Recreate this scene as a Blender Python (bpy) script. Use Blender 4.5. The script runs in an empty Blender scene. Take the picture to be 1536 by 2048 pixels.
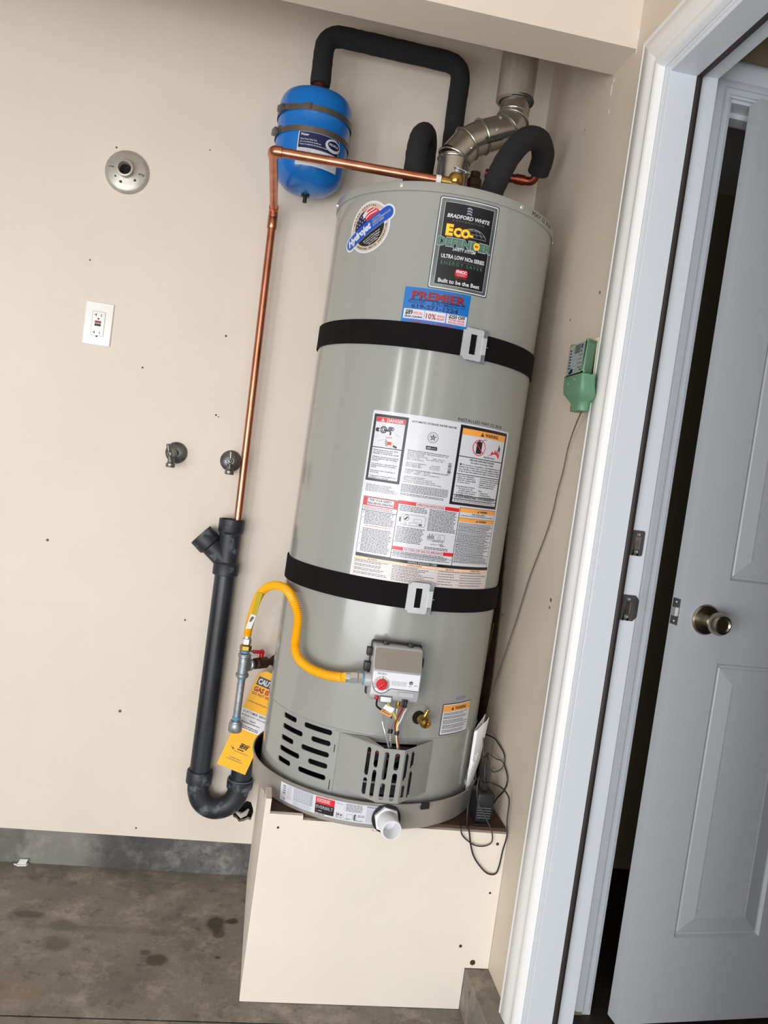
import bpy, bmesh, math, random
from mathutils import Vector, Matrix
random.seed(7)
SC = bpy.context.scene
COL = SC.collection

# ------------------------------------------------------------------ camera, sky, lights, exposure
def make_camera():
    yaw, pitch, roll, f = 0.148591679727492, -0.04700771310470468, 0.13727896197836897, 1560.1298857567772
    fw = Vector((math.sin(yaw)*math.cos(pitch), math.cos(yaw)*math.cos(pitch), math.sin(pitch)))
    r = Vector((math.cos(yaw), -math.sin(yaw), 0)); u = r.cross(fw)
    r2 = r*math.cos(roll) + u*math.sin(roll); u2 = -r*math.sin(roll) + u*math.cos(roll)
    cd = bpy.data.cameras.new('camera'); co = bpy.data.objects.new('camera', cd); COL.objects.link(co)
    cd.sensor_fit = 'VERTICAL'; cd.sensor_height = 36.0; cd.sensor_width = 27.0
    cd.lens = f/2048*36.0; cd.clip_start = 0.05; cd.clip_end = 100
    M = Matrix((r2, u2, -fw)).transposed().to_4x4(); M.translation = Vector((-0.67523566, -2.3276509, 1.264789))
    co.matrix_world = M; SC.camera = co
make_camera()

def make_world():
    w = bpy.data.worlds.new('sky'); SC.world = w; w.use_nodes = True
    b = w.node_tree.nodes['Background']; b.inputs[0].default_value = (0.86, 0.93, 1.0, 1); b.inputs[1].default_value = WORLD
WORLD = 0.25
make_world()

def area(name, loc, aim, sx, sy, watts, colr):
    d = bpy.data.lights.new(name, 'AREA'); d.shape = 'RECTANGLE'; d.size = sx; d.size_y = sy; d.energy = watts; d.color = colr
    o = bpy.data.objects.new(name, d); COL.objects.link(o); o.location = loc
    o.rotation_euler = (Vector(aim)-Vector(loc)).to_track_quat('-Z', 'Y').to_euler()
    return o
# the open garage door behind and to the left of the photographer
area('garage_door_daylight', (-2.3, -3.6, 0.65), (-1.1, 0.0, 0.45), 3.4, 1.2, 92, (0.985, 0.99, 1.0))
area('front_fill', (-1.3, -5.4, 0.75), (-0.3, 0.0, 0.6), 1.7, 1.4, 42, (0.95, 0.98, 1.0))  # added frontal fill that brightens the jamb and the pedestal face
# three tall bright panes further round: their reflections streak the tank
area('window_pane', (-3.13, -4.45, 1.55), (-0.33, -0.3, 1.35), 0.26, 1.5, 22, (1.0, 0.99, 0.97))
area('window_pane', (-1.78, -5.09, 2.0), (-0.33, -0.3, 1.5), 0.20, 0.9, 8, (1.0, 0.99, 0.97))
area('window_pane', (-0.78, -5.25, 2.0), (-0.33, -0.3, 1.5), 0.18, 1.0, 8.5, (1.0, 0.99, 0.97))

SC.view_settings.view_transform = 'Standard'; SC.view_settings.look = 'None'
SC.view_settings.gamma = 1.0; SC.view_settings.use_curve_mapping = False
SC.view_settings.exposure = 0.0
try:
    SC.cycles.use_denoising = True; SC.cycles.max_bounces = 8; SC.cycles.diffuse_bounces = 4; SC.cycles.glossy_bounces = 4
except Exception: pass

# ------------------------------------------------------------------ materials
def srgb(r, g, b):
    f = lambda c: (c/255/12.92) if c/255 <= 0.04045 else ((c/255+0.055)/1.055)**2.4
    return (f(r), f(g), f(b), 1)
MATS = {}
def mat(name, col, rough=0.5, metal=0.0, var=0.0, vscale=6.0, bump=0.0, bscale=200.0, coat=0.0, col2=None, lo=0.4, hi=0.65, spec=None, detail=5.0, stretch=None, scuff=0):
    m = bpy.data.materials.new(name); m.use_nodes = True; MATS[name] = m
    nt = m.node_tree; N = nt.nodes; L = nt.links; b = N['Principled BSDF']
    b.inputs['Base Color'].default_value = col; b.inputs['Roughness'].default_value = rough; b.inputs['Metallic'].default_value = metal
    if coat: b.inputs['Coat Weight'].default_value = coat; b.inputs['Coat Roughness'].default_value = 0.08
    if spec is not None: b.inputs['Specular IOR Level'].default_value = spec
    tc = N.new('ShaderNodeTexCoord'); src = tc.outputs['Object']
    if stretch:
        mp = N.new('ShaderNodeMapping'); mp.inputs['Scale'].default_value = stretch; L.new(src, mp.inputs[0]); src = mp.outputs[0]
    if var or col2:
        n = N.new('ShaderNodeTexNoise'); n.inputs['Scale'].default_value = vscale; n.inputs['Detail'].default_value = detail; n.inputs['Roughness'].default_value = 0.6
        L.new(src, n.inputs['Vector'])
        rp = N.new('ShaderNodeValToRGB'); rp.color_ramp.elements[0].position = lo; rp.color_ramp.elements[1].position = hi
        if col2 is None:
            col2 = tuple(c*(1-var) for c in col[:3])+(1,)
        rp.color_ramp.elements[0].color = col2; rp.color_ramp.elements[1].color = col
        L.new(n.outputs['Fac'], rp.inputs[0]); L.new(rp.outputs[0], b.inputs['Base Color'])
    if scuff:
        n3 = N.new('ShaderNodeTexNoise'); n3.inputs['Scale'].default_value = 7; n3.inputs['Detail'].default_value = 12; n3.inputs['Roughness'].default_value = 0.75
        L.new(src, n3.inputs['Vector']); r3 = N.new('ShaderNodeValToRGB'); r3.color_ramp.elements[0].position = 0.66; r3.color_ramp.elements[1].position = 0.74
        r3.color_ramp.elements[0].color = (0, 0, 0, 1); r3.color_ramp.elements[1].color = (scuff, scuff, scuff, 1); L.new(n3.outputs['Fac'], r3.inputs[0])
        x3 = N.new('ShaderNodeMix'); x3.data_type = 'RGBA'; L.new(r3.outputs[0], x3.inputs[0]); L.new(rp.outputs[0], x3.inputs[6]); x3.inputs[7].default_value = tuple(c*0.5 for c in col[:3])+(1,)
        L.new(x3.outputs[2], b.inputs['Base Color'])
    if bump:
        n2 = N.new('ShaderNodeTexNoise'); n2.inputs['Scale'].default_value = bscale; n2.inputs['Detail'].default_value = 3
        L.new(src, n2.inputs['Vector'])
        bp = N.new('ShaderNodeBump'); bp.inputs['Strength'].default_value = bump; bp.inputs['Distance'].default_value = 0.002
        L.new(n2.outputs['Fac'], bp.inputs['Height']); L.new(bp.outputs[0], b.inputs['Normal'])
    return m
mat('wall_paint', srgb(222, 210, 196), 0.62, var=0.05, vscale=3.0, bump=0.12, bscale=260, lo=0.35, hi=0.7, scuff=0.4)
mat('wall_paint_worn', srgb(216, 202, 184), 0.6, var=0.08, vscale=5.0, bump=0.15, bscale=180, lo=0.3, hi=0.7, scuff=0.6)
mat('pedestal_paint', srgb(230, 220, 207), 0.65, var=0.04, vscale=4.0, bump=0.15, bscale=120)
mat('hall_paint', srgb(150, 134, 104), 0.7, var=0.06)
mat('drywall_core', srgb(214, 204, 190), 0.9, var=0.3, vscale=60)
mat('white_trim', srgb(232, 231, 230), 0.35, var=0.02, vscale=5)
mat('door_paint', srgb(214, 220, 227), 0.4, var=0.03, vscale=8, bump=0.1, bscale=300, stretch=(1, 1, 0.15))
mat('leaf_paint_shaded', srgb(190, 194, 199), 0.4, var=0.03, vscale=8, bump=0.1, bscale=300, stretch=(1, 1, 0.15))  # door_paint darkened: the hall's shade on the leaf is mixed into its colour
mat('bronze_rubber', srgb(50, 40, 38), 0.5)
mat('heater_paint', srgb(153, 154, 149), 0.19, var=0.02, vscale=2, coat=0.3, bump=0.035, bscale=28)
mat('heater_cap', srgb(153, 153, 148), 0.3, var=0.03, vscale=4)
mat('strap_black', srgb(21, 18, 18), 0.85, var=0.2, vscale=30, spec=0.15)
mat('galv', srgb(204, 209, 212), 0.32, 0.7, var=0.25, vscale=40)
mat('galv_dull', srgb(172, 179, 184), 0.42, 0.65, var=0.35, vscale=55, bump=0.2, bscale=220)
mat('steel_bright', srgb(232, 232, 230), 0.22, 0.75, var=0.1, vscale=20)
mat('buckle_metal', srgb(226, 229, 231), 0.34, 0.45, var=0.06, vscale=30)
mat('vent_metal', srgb(200, 194, 182), 0.26, 0.9, var=0.25, vscale=14, bump=0.05, bscale=30)
mat('vent_dusty', srgb(182, 172, 158), 0.5, 0.6, var=0.25, vscale=25, stretch=(1, 1, 0.3))
mat('dark_sealant', srgb(64, 60, 58), 0.8, var=0.5, vscale=90, bump=0.8, bscale=120)
mat('pan_metal', srgb(176, 171, 165), 0.4, 0.5, var=0.12, vscale=9)
mat('pan_inside', srgb(58, 55, 52), 0.4, 0.6, var=0.3, vscale=18)
mat('brass', srgb(196, 158, 82), 0.26, 0.95, var=0.25, vscale=60)
mat('copper', srgb(214, 138, 108), 0.27, 0.95, var=0.3, vscale=26, stretch=(1, 1, 0.35))
mat('copper_red', srgb(168, 84, 62), 0.36, 0.85, var=0.45, vscale=50)
mat('foam', srgb(34, 34, 35), 0.92, var=0.35, vscale=160, bump=0.7, bscale=230, lo=0.35, hi=0.7)
mat('abs_black', srgb(42, 50, 60), 0.38, var=0, vscale=22, col2=srgb(17, 19, 23), bump=0.1, bscale=60, stretch=(1, 1, 0.12), lo=0.35, hi=0.6)
mat('abs_dusty', srgb(35, 39, 47), 0.5, vscale=26, col2=srgb(92, 99, 108), lo=0.36, hi=0.47, detail=10)
mat('tank_blue', srgb(10, 112, 196), 0.26, var=0.06, vscale=8, coat=0.3)
mat('strap_steel', srgb(124, 116, 106), 0.42, 0.75, var=0.15, vscale=30)
mat('black_plastic', srgb(24, 24, 27), 0.45)
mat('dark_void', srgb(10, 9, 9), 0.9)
mat('dark_metal', srgb(52, 54, 58), 0.5, 0.5, var=0.4, vscale=30)
mat('hose_yellow', srgb(250, 178, 8), 0.38, var=0.05, vscale=20)
mat('tape_yellow', srgb(196, 172, 20), 0.35)
mat('tag_yellow', srgb(255, 186, 22), 0.5, var=0.03, vscale=15)
mat('paper_white', srgb(238, 238, 240), 0.5, var=0.02, vscale=10)
mat('label_white', srgb(212, 214, 221), 0.28, var=0.02, vscale=8, coat=0.12)
mat('ink_black', srgb(26, 25, 27), 0.35)
mat('ink_grey', srgb(96, 98, 105), 0.4)
mat('ink_light', srgb(160, 163, 174), 0.4)
mat('ink_red', srgb(214, 34, 44), 0.35)
mat('ink_dark_red', srgb(150, 26, 32), 0.4)
mat('ink_orange', srgb(246, 165, 72), 0.35)
mat('ink_peach', srgb(247, 208, 180), 0.35)
mat('ink_navy', srgb(20, 30, 78), 0.35)
mat('ink_blue', srgb(24, 82, 178), 0.35)
mat('sticker_blue', srgb(16, 108, 188), 0.32)
mat('ink_yellow', srgb(244, 208, 50), 0.35)
mat('ink_green', srgb(70, 120, 96), 0.35)
mat('ink_tan', srgb(196, 178, 158), 0.35)
mat('frame_silver', srgb(150, 160, 152), 0.25, 0.7, var=0.35, vscale=12)
mat('frame_dark', srgb(84, 94, 90), 0.3, 0.6, var=0.2, vscale=14)
mat('control_grey', srgb(190, 190, 192), 0.35, 0.25, var=0.03)
mat('control_top', srgb(150, 142, 132), 0.4, 0.25, var=0.04)
mat('control_plate', srgb(226, 228, 233), 0.35)
mat('knob_red', srgb(206, 26, 34), 0.35)
mat('pipe_dope', srgb(96, 158, 186), 0.5, var=0.3, vscale=70)
mat('pvc_white', srgb(228, 229, 232), 0.35)
mat('iron_brown', srgb(88, 66, 48), 0.6, 0.5, var=0.4, vscale=60, bump=0.4, bscale=180)
mat('timer_green', srgb(98, 142, 110), 0.45, var=0.08, vscale=20)
mat('timer_panel', srgb(150, 158, 154), 0.45, var=0.08, vscale=30)
mat('lcd', srgb(84, 92, 84), 0.2)
mat('cream_plastic', srgb(232, 216, 186), 0.5)
mat('outlet_white', srgb(242, 241, 238), 0.28)
mat('wire_grey', srgb(92, 84, 78), 0.55)
mat('wire_black', srgb(30, 28, 27), 0.45)
mat('wire_red', srgb(150, 40, 46), 0.45)
mat('wire_white', srgb(230, 226, 220), 0.4)
mat('wire_green', srgb(206, 204, 72), 0.4)
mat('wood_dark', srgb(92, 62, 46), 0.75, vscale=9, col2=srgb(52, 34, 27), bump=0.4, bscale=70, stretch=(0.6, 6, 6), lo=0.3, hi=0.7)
mat('wood_grey', srgb(118, 104, 92), 0.8, vscale=10, col2=srgb(74, 62, 52), bump=0.4, bscale=70, stretch=(1, 5, 5), lo=0.3, hi=0.7)
mat('satin_nickel', srgb(172, 164, 150), 0.28, 1.0, var=0.08, vscale=90)
mat('dark_nickel', srgb(112, 110, 108), 0.36, 0.6, var=0.15, vscale=60)
mat('valve_metal', srgb(136, 138, 136), 0.34, 0.75, var=0.45, vscale=45, bump=0.2, bscale=150)
mat('flange_metal', srgb(198, 192, 182), 0.38, 0.4, var=0.22, vscale=22)
mat('paper_scrap', srgb(226, 224, 220), 0.7, var=0.1, vscale=30)
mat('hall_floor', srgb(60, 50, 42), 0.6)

def concrete(name, base, dark, pale, spots):
    m = bpy.data.materials.new(name); m.use_nodes = True; MATS[name] = m
    nt = m.node_tree; N = nt.nodes; L = nt.links; b = N['Principled BSDF']; b.inputs['Roughness'].default_value = 0.6
    tc = N.new('ShaderNodeTexCoord'); P = tc.outputs['Object']
    def noise(sc, det=6, ro=0.6):
        n = N.new('ShaderNodeTexNoise'); n.inputs['Scale'].default_value = sc; n.inputs['Detail'].default_value = det; n.inputs['Roughness'].default_value = ro
        L.new(P, n.inputs['Vector']); return n
    def ramp(src, a, bb, c0, c1):
        r = N.new('ShaderNodeValToRGB'); r.color_ramp.elements[0].position = a; r.color_ramp.elements[1].position = bb
        r.color_ramp.elements[0].color = c0; r.color_ramp.elements[1].color = c1; L.new(src, r.inputs[0]); return r.outputs[0]
    def mix(fac, c1, c2, mode='MIX'):
        x = N.new('ShaderNodeMix'); x.data_type = 'RGBA'; x.blend_type = mode
        if hasattr(fac, 'is_linked'): L.new(fac, x.inputs[0])
        else: x.inputs[0].default_value = fac
        for s, i in ((c1, 6), (c2, 7)):
            if hasattr(s, 'is_linked'): L.new(s, x.inputs[i])
            else: x.inputs[i].default_value = s
        return x.outputs[2]
    W = (1, 1, 1, 1); K = (0, 0, 0, 1)
    c = ramp(noise(3.5).outputs['Fac'], 0.32, 0.68, dark, base)
    c = mix(ramp(noise(11, 8, 0.75).outputs['Fac'], 0.50, 0.66, K, (0.8, 0.8, 0.8, 1)), c, pale)
    c = mix(ramp(noise(20, 10, 0.8).outputs['Fac'], 0.53, 0.66, K, (0.8, 0.8, 0.8, 1)), c, tuple(v*0.5 for v in dark[:3])+(1,))
    c = mix(ramp(noise(60, 8, 0.8).outputs['Fac'], 0.55, 0.68, K, (0.6, 0.6, 0.6, 1)), c, tuple(v*0.55 for v in dark[:3])+(1,))
    c = mix(ramp(noise(75, 3).outputs['Fac'], 0.72, 0.76, K, (0.8, 0.8, 0.8, 1)), c, srgb(176, 168, 156))
    # oil and water stains: blobs of their own at fixed places, edges broken by noise
    dn = noise(22, 8, 0.7)
    for (x, y, rx, ry, col, s) in spots:
        mp = N.new('ShaderNodeMapping'); mp.inputs['Location'].default_value = (-x/rx, -y/ry, 0); mp.inputs['Scale'].default_value = (1/rx, 1/ry, 0)
        L.new(P, mp.inputs[0])
        ad = N.new('ShaderNodeMix'); ad.data_type = 'RGBA'; ad.blend_type = 'ADD'; ad.inputs[0].default_value = 3.2
        sb = N.new('ShaderNodeVectorMath'); sb.operation = 'SUBTRACT'; sb.inputs[1].default_value = (0.5, 0.5, 0.5); L.new(dn.outputs['Color'], sb.inputs[0])
        L.new(mp.outputs[0], ad.inputs[6]); L.new(sb.outputs[0], ad.inputs[7])
        ln = N.new('ShaderNodeVectorMath'); ln.operation = 'LENGTH'
        sx = N.new('ShaderNodeVectorMath'); sx.operation = 'MULTIPLY'; sx.inputs[1].default_value = (1, 1, 0); L.new(ad.outputs[2], sx.inputs[0]); L.new(sx.outputs[0], ln.inputs[0])
        c = mix(ramp(ln.outputs['Value'], 0.6, 1.15, (s, s, s, 1), K), c, col)
    L.new(c, b.inputs['Base Color'])
    bp = N.new('ShaderNodeBump'); bp.inputs['Strength'].default_value = 0.35; bp.inputs['Distance'].default_value = 0.003
    L.new(noise(40, 8, 0.7).outputs['Fac'], bp.inputs['Height']); L.new(bp.outputs[0], b.inputs['Normal'])
    L.new(ramp(noise(5).outputs['Fac'], 0.35, 0.7, (0.42,)*3+(1,), (0.75,)*3+(1,)), b.inputs['Roughness'])
concrete('slab', srgb(142, 134, 124), srgb(104, 99, 92), srgb(168, 156, 144),
         [(-0.665, -0.25, 0.035, 0.045, srgb(52, 45, 36), 0.9), (-0.622, -0.237, 0.022, 0.016, srgb(52, 45, 36), 0.9), (-0.655, -0.295, 0.02, 0.025, srgb(56, 48, 40), 0.8),
          (-0.80, -0.415, 0.032, 0.028, srgb(64, 54, 46), 0.85), (-0.832, -0.388, 0.016, 0.014, srgb(70, 60, 52), 0.8), (-1.05, -0.365, 0.04, 0.04, srgb(84, 76, 66), 0.7),
          (-1.15, -0.25, 0.05, 0.02, srgb(74, 66, 58), 0.7), (-1.05, -0.29, 0.05, 0.03, srgb(78, 72, 62), 0.6), (-0.652, -0.395, 0.010, 0.006, srgb(48, 44, 40), 0.9),
          (-1.12, -0.55, 0.10, 0.05, srgb(140, 116, 98), 0.5), (-0.95, -0.30, 0.3, 0.015, srgb(96, 94, 90), 0.4)])
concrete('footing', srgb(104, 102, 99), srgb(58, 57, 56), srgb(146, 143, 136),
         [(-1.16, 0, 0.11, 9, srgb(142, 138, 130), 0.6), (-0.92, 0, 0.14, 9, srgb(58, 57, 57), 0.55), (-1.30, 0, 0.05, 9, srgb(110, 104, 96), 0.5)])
def plastic_film():
    m = bpy.data.materials.new('clear_film'); m.use_nodes = True; MATS['clear_film'] = m
    nt = m.node_tree; N = nt.nodes; L = nt.links
    t = N.new('ShaderNodeBsdfTransparent'); g = N.new('ShaderNodeBsdfGlossy'); g.inputs['Roughness'].default_value = 0.38
    x = N.new('ShaderNodeMixShader'); x.inputs[0].default_value = 0.10
    tc = N.new('ShaderNodeTexCoord'); n = N.new('ShaderNodeTexNoise'); n.inputs['Scale'].default_value = 45; L.new(tc.outputs['Object'], n.inputs['Vector'])
    bp = N.new('ShaderNodeBump'); bp.inputs['Strength'].default_value = 0.8; bp.inputs['Distance'].default_value = 0.01
    L.new(n.outputs['Fac'], bp.inputs['Height']); L.new(bp.outputs[0], g.inputs['Normal'])
    L.new(t.outputs[0], x.inputs[1]); L.new(g.outputs[0], x.inputs[2]); L.new(x.outputs[0], N['Material Output'].inputs[0])
plastic_film()

# ------------------------------------------------------------------ mesh helpers
OFF = {}
class MB:
    def __init__(s): s.v = []; s.f = []; s.m = []
    def add(s, vs, fs, mi=0):
        b = len(s.v); s.v.extend(tuple(v) for v in vs); s.f.extend([tuple(b+i for i in f) for f in fs]); s.m.extend([mi]*len(fs)); return s
    def box(s, x0, y0, z0, x1, y1, z1, mi=0):
        vs = [(x0,y0,z0),(x1,y0,z0),(x1,y1,z0),(x0,y1,z0),(x0,y0,z1),(x1,y0,z1),(x1,y1,z1),(x0,y1,z1)]
        return s.add(vs, [(0,3,2,1),(4,5,6,7),(0,1,5,4),(1,2,6,5),(2,3,7,6),(3,0,4,7)], mi)
    def obox(s, c, ax, half, mi=0):
        c = Vector(c); a = [Vector(q).normalized()*h for q, h in zip(ax, half)]
        sg = [(-1,-1,-1),(1,-1,-1),(1,1,-1),(-1,1,-1),(-1,-1,1),(1,-1,1),(1,1,1),(-1,1,1)]
        return s.add([c+a[0]*i+a[1]*j+a[2]*k for i, j, k in sg], [(0,3,2,1),(4,5,6,7),(0,1,5,4),(1,2,6,5),(2,3,7,6),(3,0,4,7)], mi)
    def rings(s, R, closed=False, caps=True, mi=0):
        n = len(R[0]); vs = [p for r in R for p in r]; fs = []
        k = len(R)
        for i in range(k if closed else k-1):
            a = i*n; b = ((i+1) % k)*n
            for j in range(n): fs.append((a+j, a+(j+1) % n, b+(j+1) % n, b+j))
        if caps and not closed: fs.append(tuple(range(n-1, -1, -1))); fs.append(tuple((k-1)*n+j for j in range(n)))
        return s.add(vs, fs, mi)
    def tube(s, pts, r, n=12, caps=True, mi=0, miter=False):
        P = [Vector(p) for p in pts]; k = len(P); R = []
        t0 = (P[1]-P[0]).normalized(); up = Vector((0,0,1)) if abs(t0.z) < 0.9 else Vector((0,1,0))
        a = t0.cross(up).normalized()
        for i in range(k):
            if i == 0: t = (P[1]-P[0])
            elif i == k-1: t = (P[-1]-P[-2])
            else: t = (P[i]-P[i-1]).normalized()+(P[i+1]-P[i]).normalized()
            t.normalize(); a = (a-t*a.dot(t)).normalized(); b = t.cross(a)
            rr = r[i] if isinstance(r, (list, tuple)) else r
            sc = 1.0
            ring = []
            for j in range(n):
                an = 2*math.pi*j/n; d = a*math.cos(an)+b*math.sin(an)
                if miter and 0 < i < k-1:
                    d1 = (P[i]-P[i-1]).normalized(); d2 = (P[i+1]-P[i]).normalized(); w = d1.cross(d2)
                    if w.length > 1e-6:
                        q = t.cross(w.normalized()); d = d+q*(d.dot(q)*(1/t.dot(d1)-1))
                    ring.append(P[i]+d*rr)
                else: ring.append(P[i]+d*rr)
            R.append(ring)
        return s.rings(R, False, caps, mi)
    def lathe(s, prof, origin=(0,0,0), axis=(0,0,1), n=32, caps=True, mi=0):
        o = Vector(origin); w = Vector(axis).normalized()
        u = w.orthogonal().normalized() if abs(w.z) < 0.99 else Vector((1,0,0)); v = w.cross(u)
        R = [[o+w*h+(u*math.cos(2*math.pi*j/n)+v*math.sin(2*math.pi*j/n))*max(r, 1e-5) for j in range(n)] for r, h in prof]
        return s.rings(R, False, caps, mi)
    def torus(s, c, axis, R, r, n=28, m=8, mi=0):
        c = Vector(c); w = Vector(axis).normalized(); u = w.orthogonal().normalized(); v = w.cross(u); rings = []
        for i in range(n):
            a = 2*math.pi*i/n; d = u*math.cos(a)+v*math.sin(a)
            rings.append([c+d*(R+r*math.cos(2*math.pi*j/m))+w*r*math.sin(2*math.pi*j/m) for j in range(m)])
        return s.rings(rings, True, False, mi)
    def ball(s, c, r, mi=0, n=14, k=8, sc=(1,1,1)):
        c = Vector(c); R = []
        for i in range(k+1):
            a = math.pi*i/k; R.append([c+Vector((max(1e-5, math.sin(a))*math.cos(2*math.pi*j/n)*r*sc[0], max(1e-5, math.sin(a))*math.sin(2*math.pi*j/n)*r*sc[1], -math.cos(a)*r*sc[2])) for j in range(n)])
        return s.rings(R, False, True, mi)
    def prism(s, poly, d, mi=0):
        """poly: list of 3D points (planar), d: extrusion vector"""
        n = len(poly); d = Vector(d); vs = [Vector(p) for p in poly]+[Vector(p)+d for p in poly]
        return s.add(vs, [tuple(range(n-1,-1,-1)), tuple(range(n,2*n))]+[(i, (i+1) % n, n+(i+1) % n, n+i) for i in range(n)], mi)
    def build(s, name, mats, parent=None, bevel=0.0, bseg=2, smooth=40, origin=None, fix=True, merge=False):
        if isinstance(mats, str): mats = [mats]
        off = OFF.get(parent.name, Vector((0,0,0))) if parent is not None else Vector(origin or (0,0,0))
        me = bpy.data.meshes.new(name)
        me.from_pydata([(v[0]-off.x, v[1]-off.y, v[2]-off.z) for v in s.v], [], s.f)
        for m in mats: me.materials.append(MATS[m])
        for p, mi in zip(me.polygons, s.m): p.material_index = mi
        if bevel or fix or merge:
            bm = bmesh.new(); bm.from_mesh(me)
            if merge: bmesh.ops.remove_doubles(bm, verts=bm.verts, dist=1e-5)
            if fix: bmesh.ops.recalc_face_normals(bm, faces=bm.faces)
            if bevel:
                es = [e for e in bm.edges if len(e.link_faces) == 2 and e.calc_face_angle(0) > 0.5]
                bmesh.ops.bevel(bm, geom=es, offset=bevel, segments=bseg, profile=0.5, affect='EDGES', clamp_overlap=True)
            bm.to_mesh(me); bm.free()
        if smooth:
            for p in me.polygons: p.use_smooth = True
            me.set_sharp_from_angle(angle=math.radians(smooth))
        o = bpy.data.objects.new(name, me); COL.objects.link(o)
        if parent is not None: o.parent = parent; OFF[o.name] = off
        else: o.location = off; OFF[o.name] = off
        return o
def tag(o, label=None, cat=None, group=None, kind=None):
    if label: o['label'] = label
    if cat: o['category'] = cat
    if group: o['group'] = group
    if kind: o['kind'] = kind
    return o
def empty(name, loc, label=None, cat=None, group=None, kind=None, local=False):
    o = bpy.data.objects.new(name, None); COL.objects.link(o); o.location = loc; o.empty_display_size = 0.05
    OFF[o.name] = Vector((0,0,0)) if local else Vector(loc)
    return tag(o, label, cat, group, kind)
def smooth_path(pts, n=8):
    P = [Vector(p) for p in pts]; P = [P[0]*2-P[1]]+P+[P[-1]*2-P[-2]]; out = []
    for i in range(1, len(P)-2):
        for k in range(n):
            t = k/n; a, b, c, d = P[i-1], P[i], P[i+1], P[i+2]
            out.append(0.5*((2*b)+(c-a)*t+(2*a-5*b+4*c-d)*t*t+(3*b-a-3*c+d)*t*t*t))
    out.append(P[-2]); return out
def resample(P, step):
    P = [Vector(p) for p in P]; L = [0]
    for a, b in zip(P, P[1:]): L.append(L[-1]+(b-a).length)
    n = max(2, int(L[-1]/step)); out = []; k = 0
    for i in range(n+1):
        d = L[-1]*i/n
        while k < len(P)-2 and L[k+1] < d: k += 1
        t = (d-L[k])/max(1e-9, L[k+1]-L[k]); out.append(P[k].lerp(P[k+1], min(1, t)))
    return out
def round_corner(pts, rad, n=5):
    """replace each inner corner of a polyline by an arc-like quadratic curve"""
    P = [Vector(p) for p in pts]; out = [P[0]]
    for a, b, c in zip(P, P[1:], P[2:]):
        p = b+(a-b).normalized()*min(rad, (a-b).length*0.49); q = b+(c-b).normalized()*min(rad, (c-b).length*0.49)
        for k in range(n+1):
            t = k/n; out.append(p.lerp(b, t).lerp(b.lerp(q, t), t))
    out.append(P[-1]); return out
def hex_prof(mb, c, axis, r, h, mi=0): return mb.lathe([(r*0.9, 0), (r, h*0.08), (r, h*0.92), (r*0.9, h)], c, axis, 6, True, mi)

# sheets with holes: vertical columns between x breaks, solid between the holes' z-extents
def stad_h(x0, x1, zc, h):
    def f(x):
        d = 0
        if x < x0+h: d = h*h-(x0+h-x)**2
        elif x > x1-h: d = h*h-(x-(x1-h))**2
        else: return (zc-h, zc+h)
        d = math.sqrt(max(0, d)); return (zc-d, zc+d)
    br = [x0+h*(1-math.cos(math.pi/2*k/4)) for k in range(5)]+[x1-h*(1-math.cos(math.pi/2*k/4)) for k in range(5)]
    return (x0, x1, f, br)
def stad_v(xc, r, z0, z1):
    def f(x):
        d = math.sqrt(max(0, r*r-(x-xc)**2)); return (z0+r-d, z1-r+d)
    return (xc-r, xc+r, f, [xc-r*math.cos(math.pi*k/8) for k in range(9)])
def rect_h(x0, x1, z0, z1): return (x0, x1, lambda x: (z0, z1), [x0, x1])
def poly_h(top, bot):
    def lerp(P, x):
        for (a, b), (c, d) in zip(P, P[1:]):
            if a <= x <= c: return b+(d-b)*(x-a)/max(1e-9, c-a)
        return P[0][1] if x < P[0][0] else P[-1][1]
    x0, x1 = top[0][0], top[-1][0]
    return (x0, x1, lambda x: (lerp(bot, x), lerp(top, x)), [p[0] for p in top]+[p[0] for p in bot])
def sheet(mb, breaks, holes, zlo, zhi, fn, mi=0, lip=None, lip_mi=None):
    """fn(x, z, d): surface point, d = depth inwards. lip: depth of the hole's edge."""
    xs = sorted(set(round(x, 7) for x in list(breaks)+[b for h in holes for b in h[3]]))
    idx = {}
    def V(x, z, d=0.0):
        k = (round(x, 6), round(z, 6), d)
        if k not in idx: idx[k] = len(mb.v); mb.v.append(tuple(fn(x, z, d)))
        return idx[k]
    def F(q, m):
        q = [a for i, a in enumerate(q) if a != q[i-1]]
        if len(q) > 2: mb.f.append(tuple(q)); mb.m.append(m)
    lo = zlo if callable(zlo) else (lambda x: zlo); hi = zhi if callable(zhi) else (lambda x: zhi)
    for a, b in zip(xs, xs[1:]):
        m = (a+b)/2
        act = sorted([h for h in holes if h[0] <= m <= h[1]], key=lambda h: h[2](m)[0])
        za, zb = lo(a), lo(b)
        for h in act:
            (la, ha), (lb, hb) = h[2](a), h[2](b)
            F([V(a, za), V(b, zb), V(b, lb), V(a, la)], mi)
            if lip:
                k = lip_mi if lip_mi is not None else mi
                F([V(a, la), V(b, lb), V(b, lb, lip), V(a, la, lip)], k); F([V(b, hb), V(a, ha), V(a, ha, lip), V(b, hb, lip)], k)
            za, zb = ha, hb
        F([V(a, za), V(b, zb), V(b, hi(b)), V(a, hi(a))], mi)
    return mb

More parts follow.
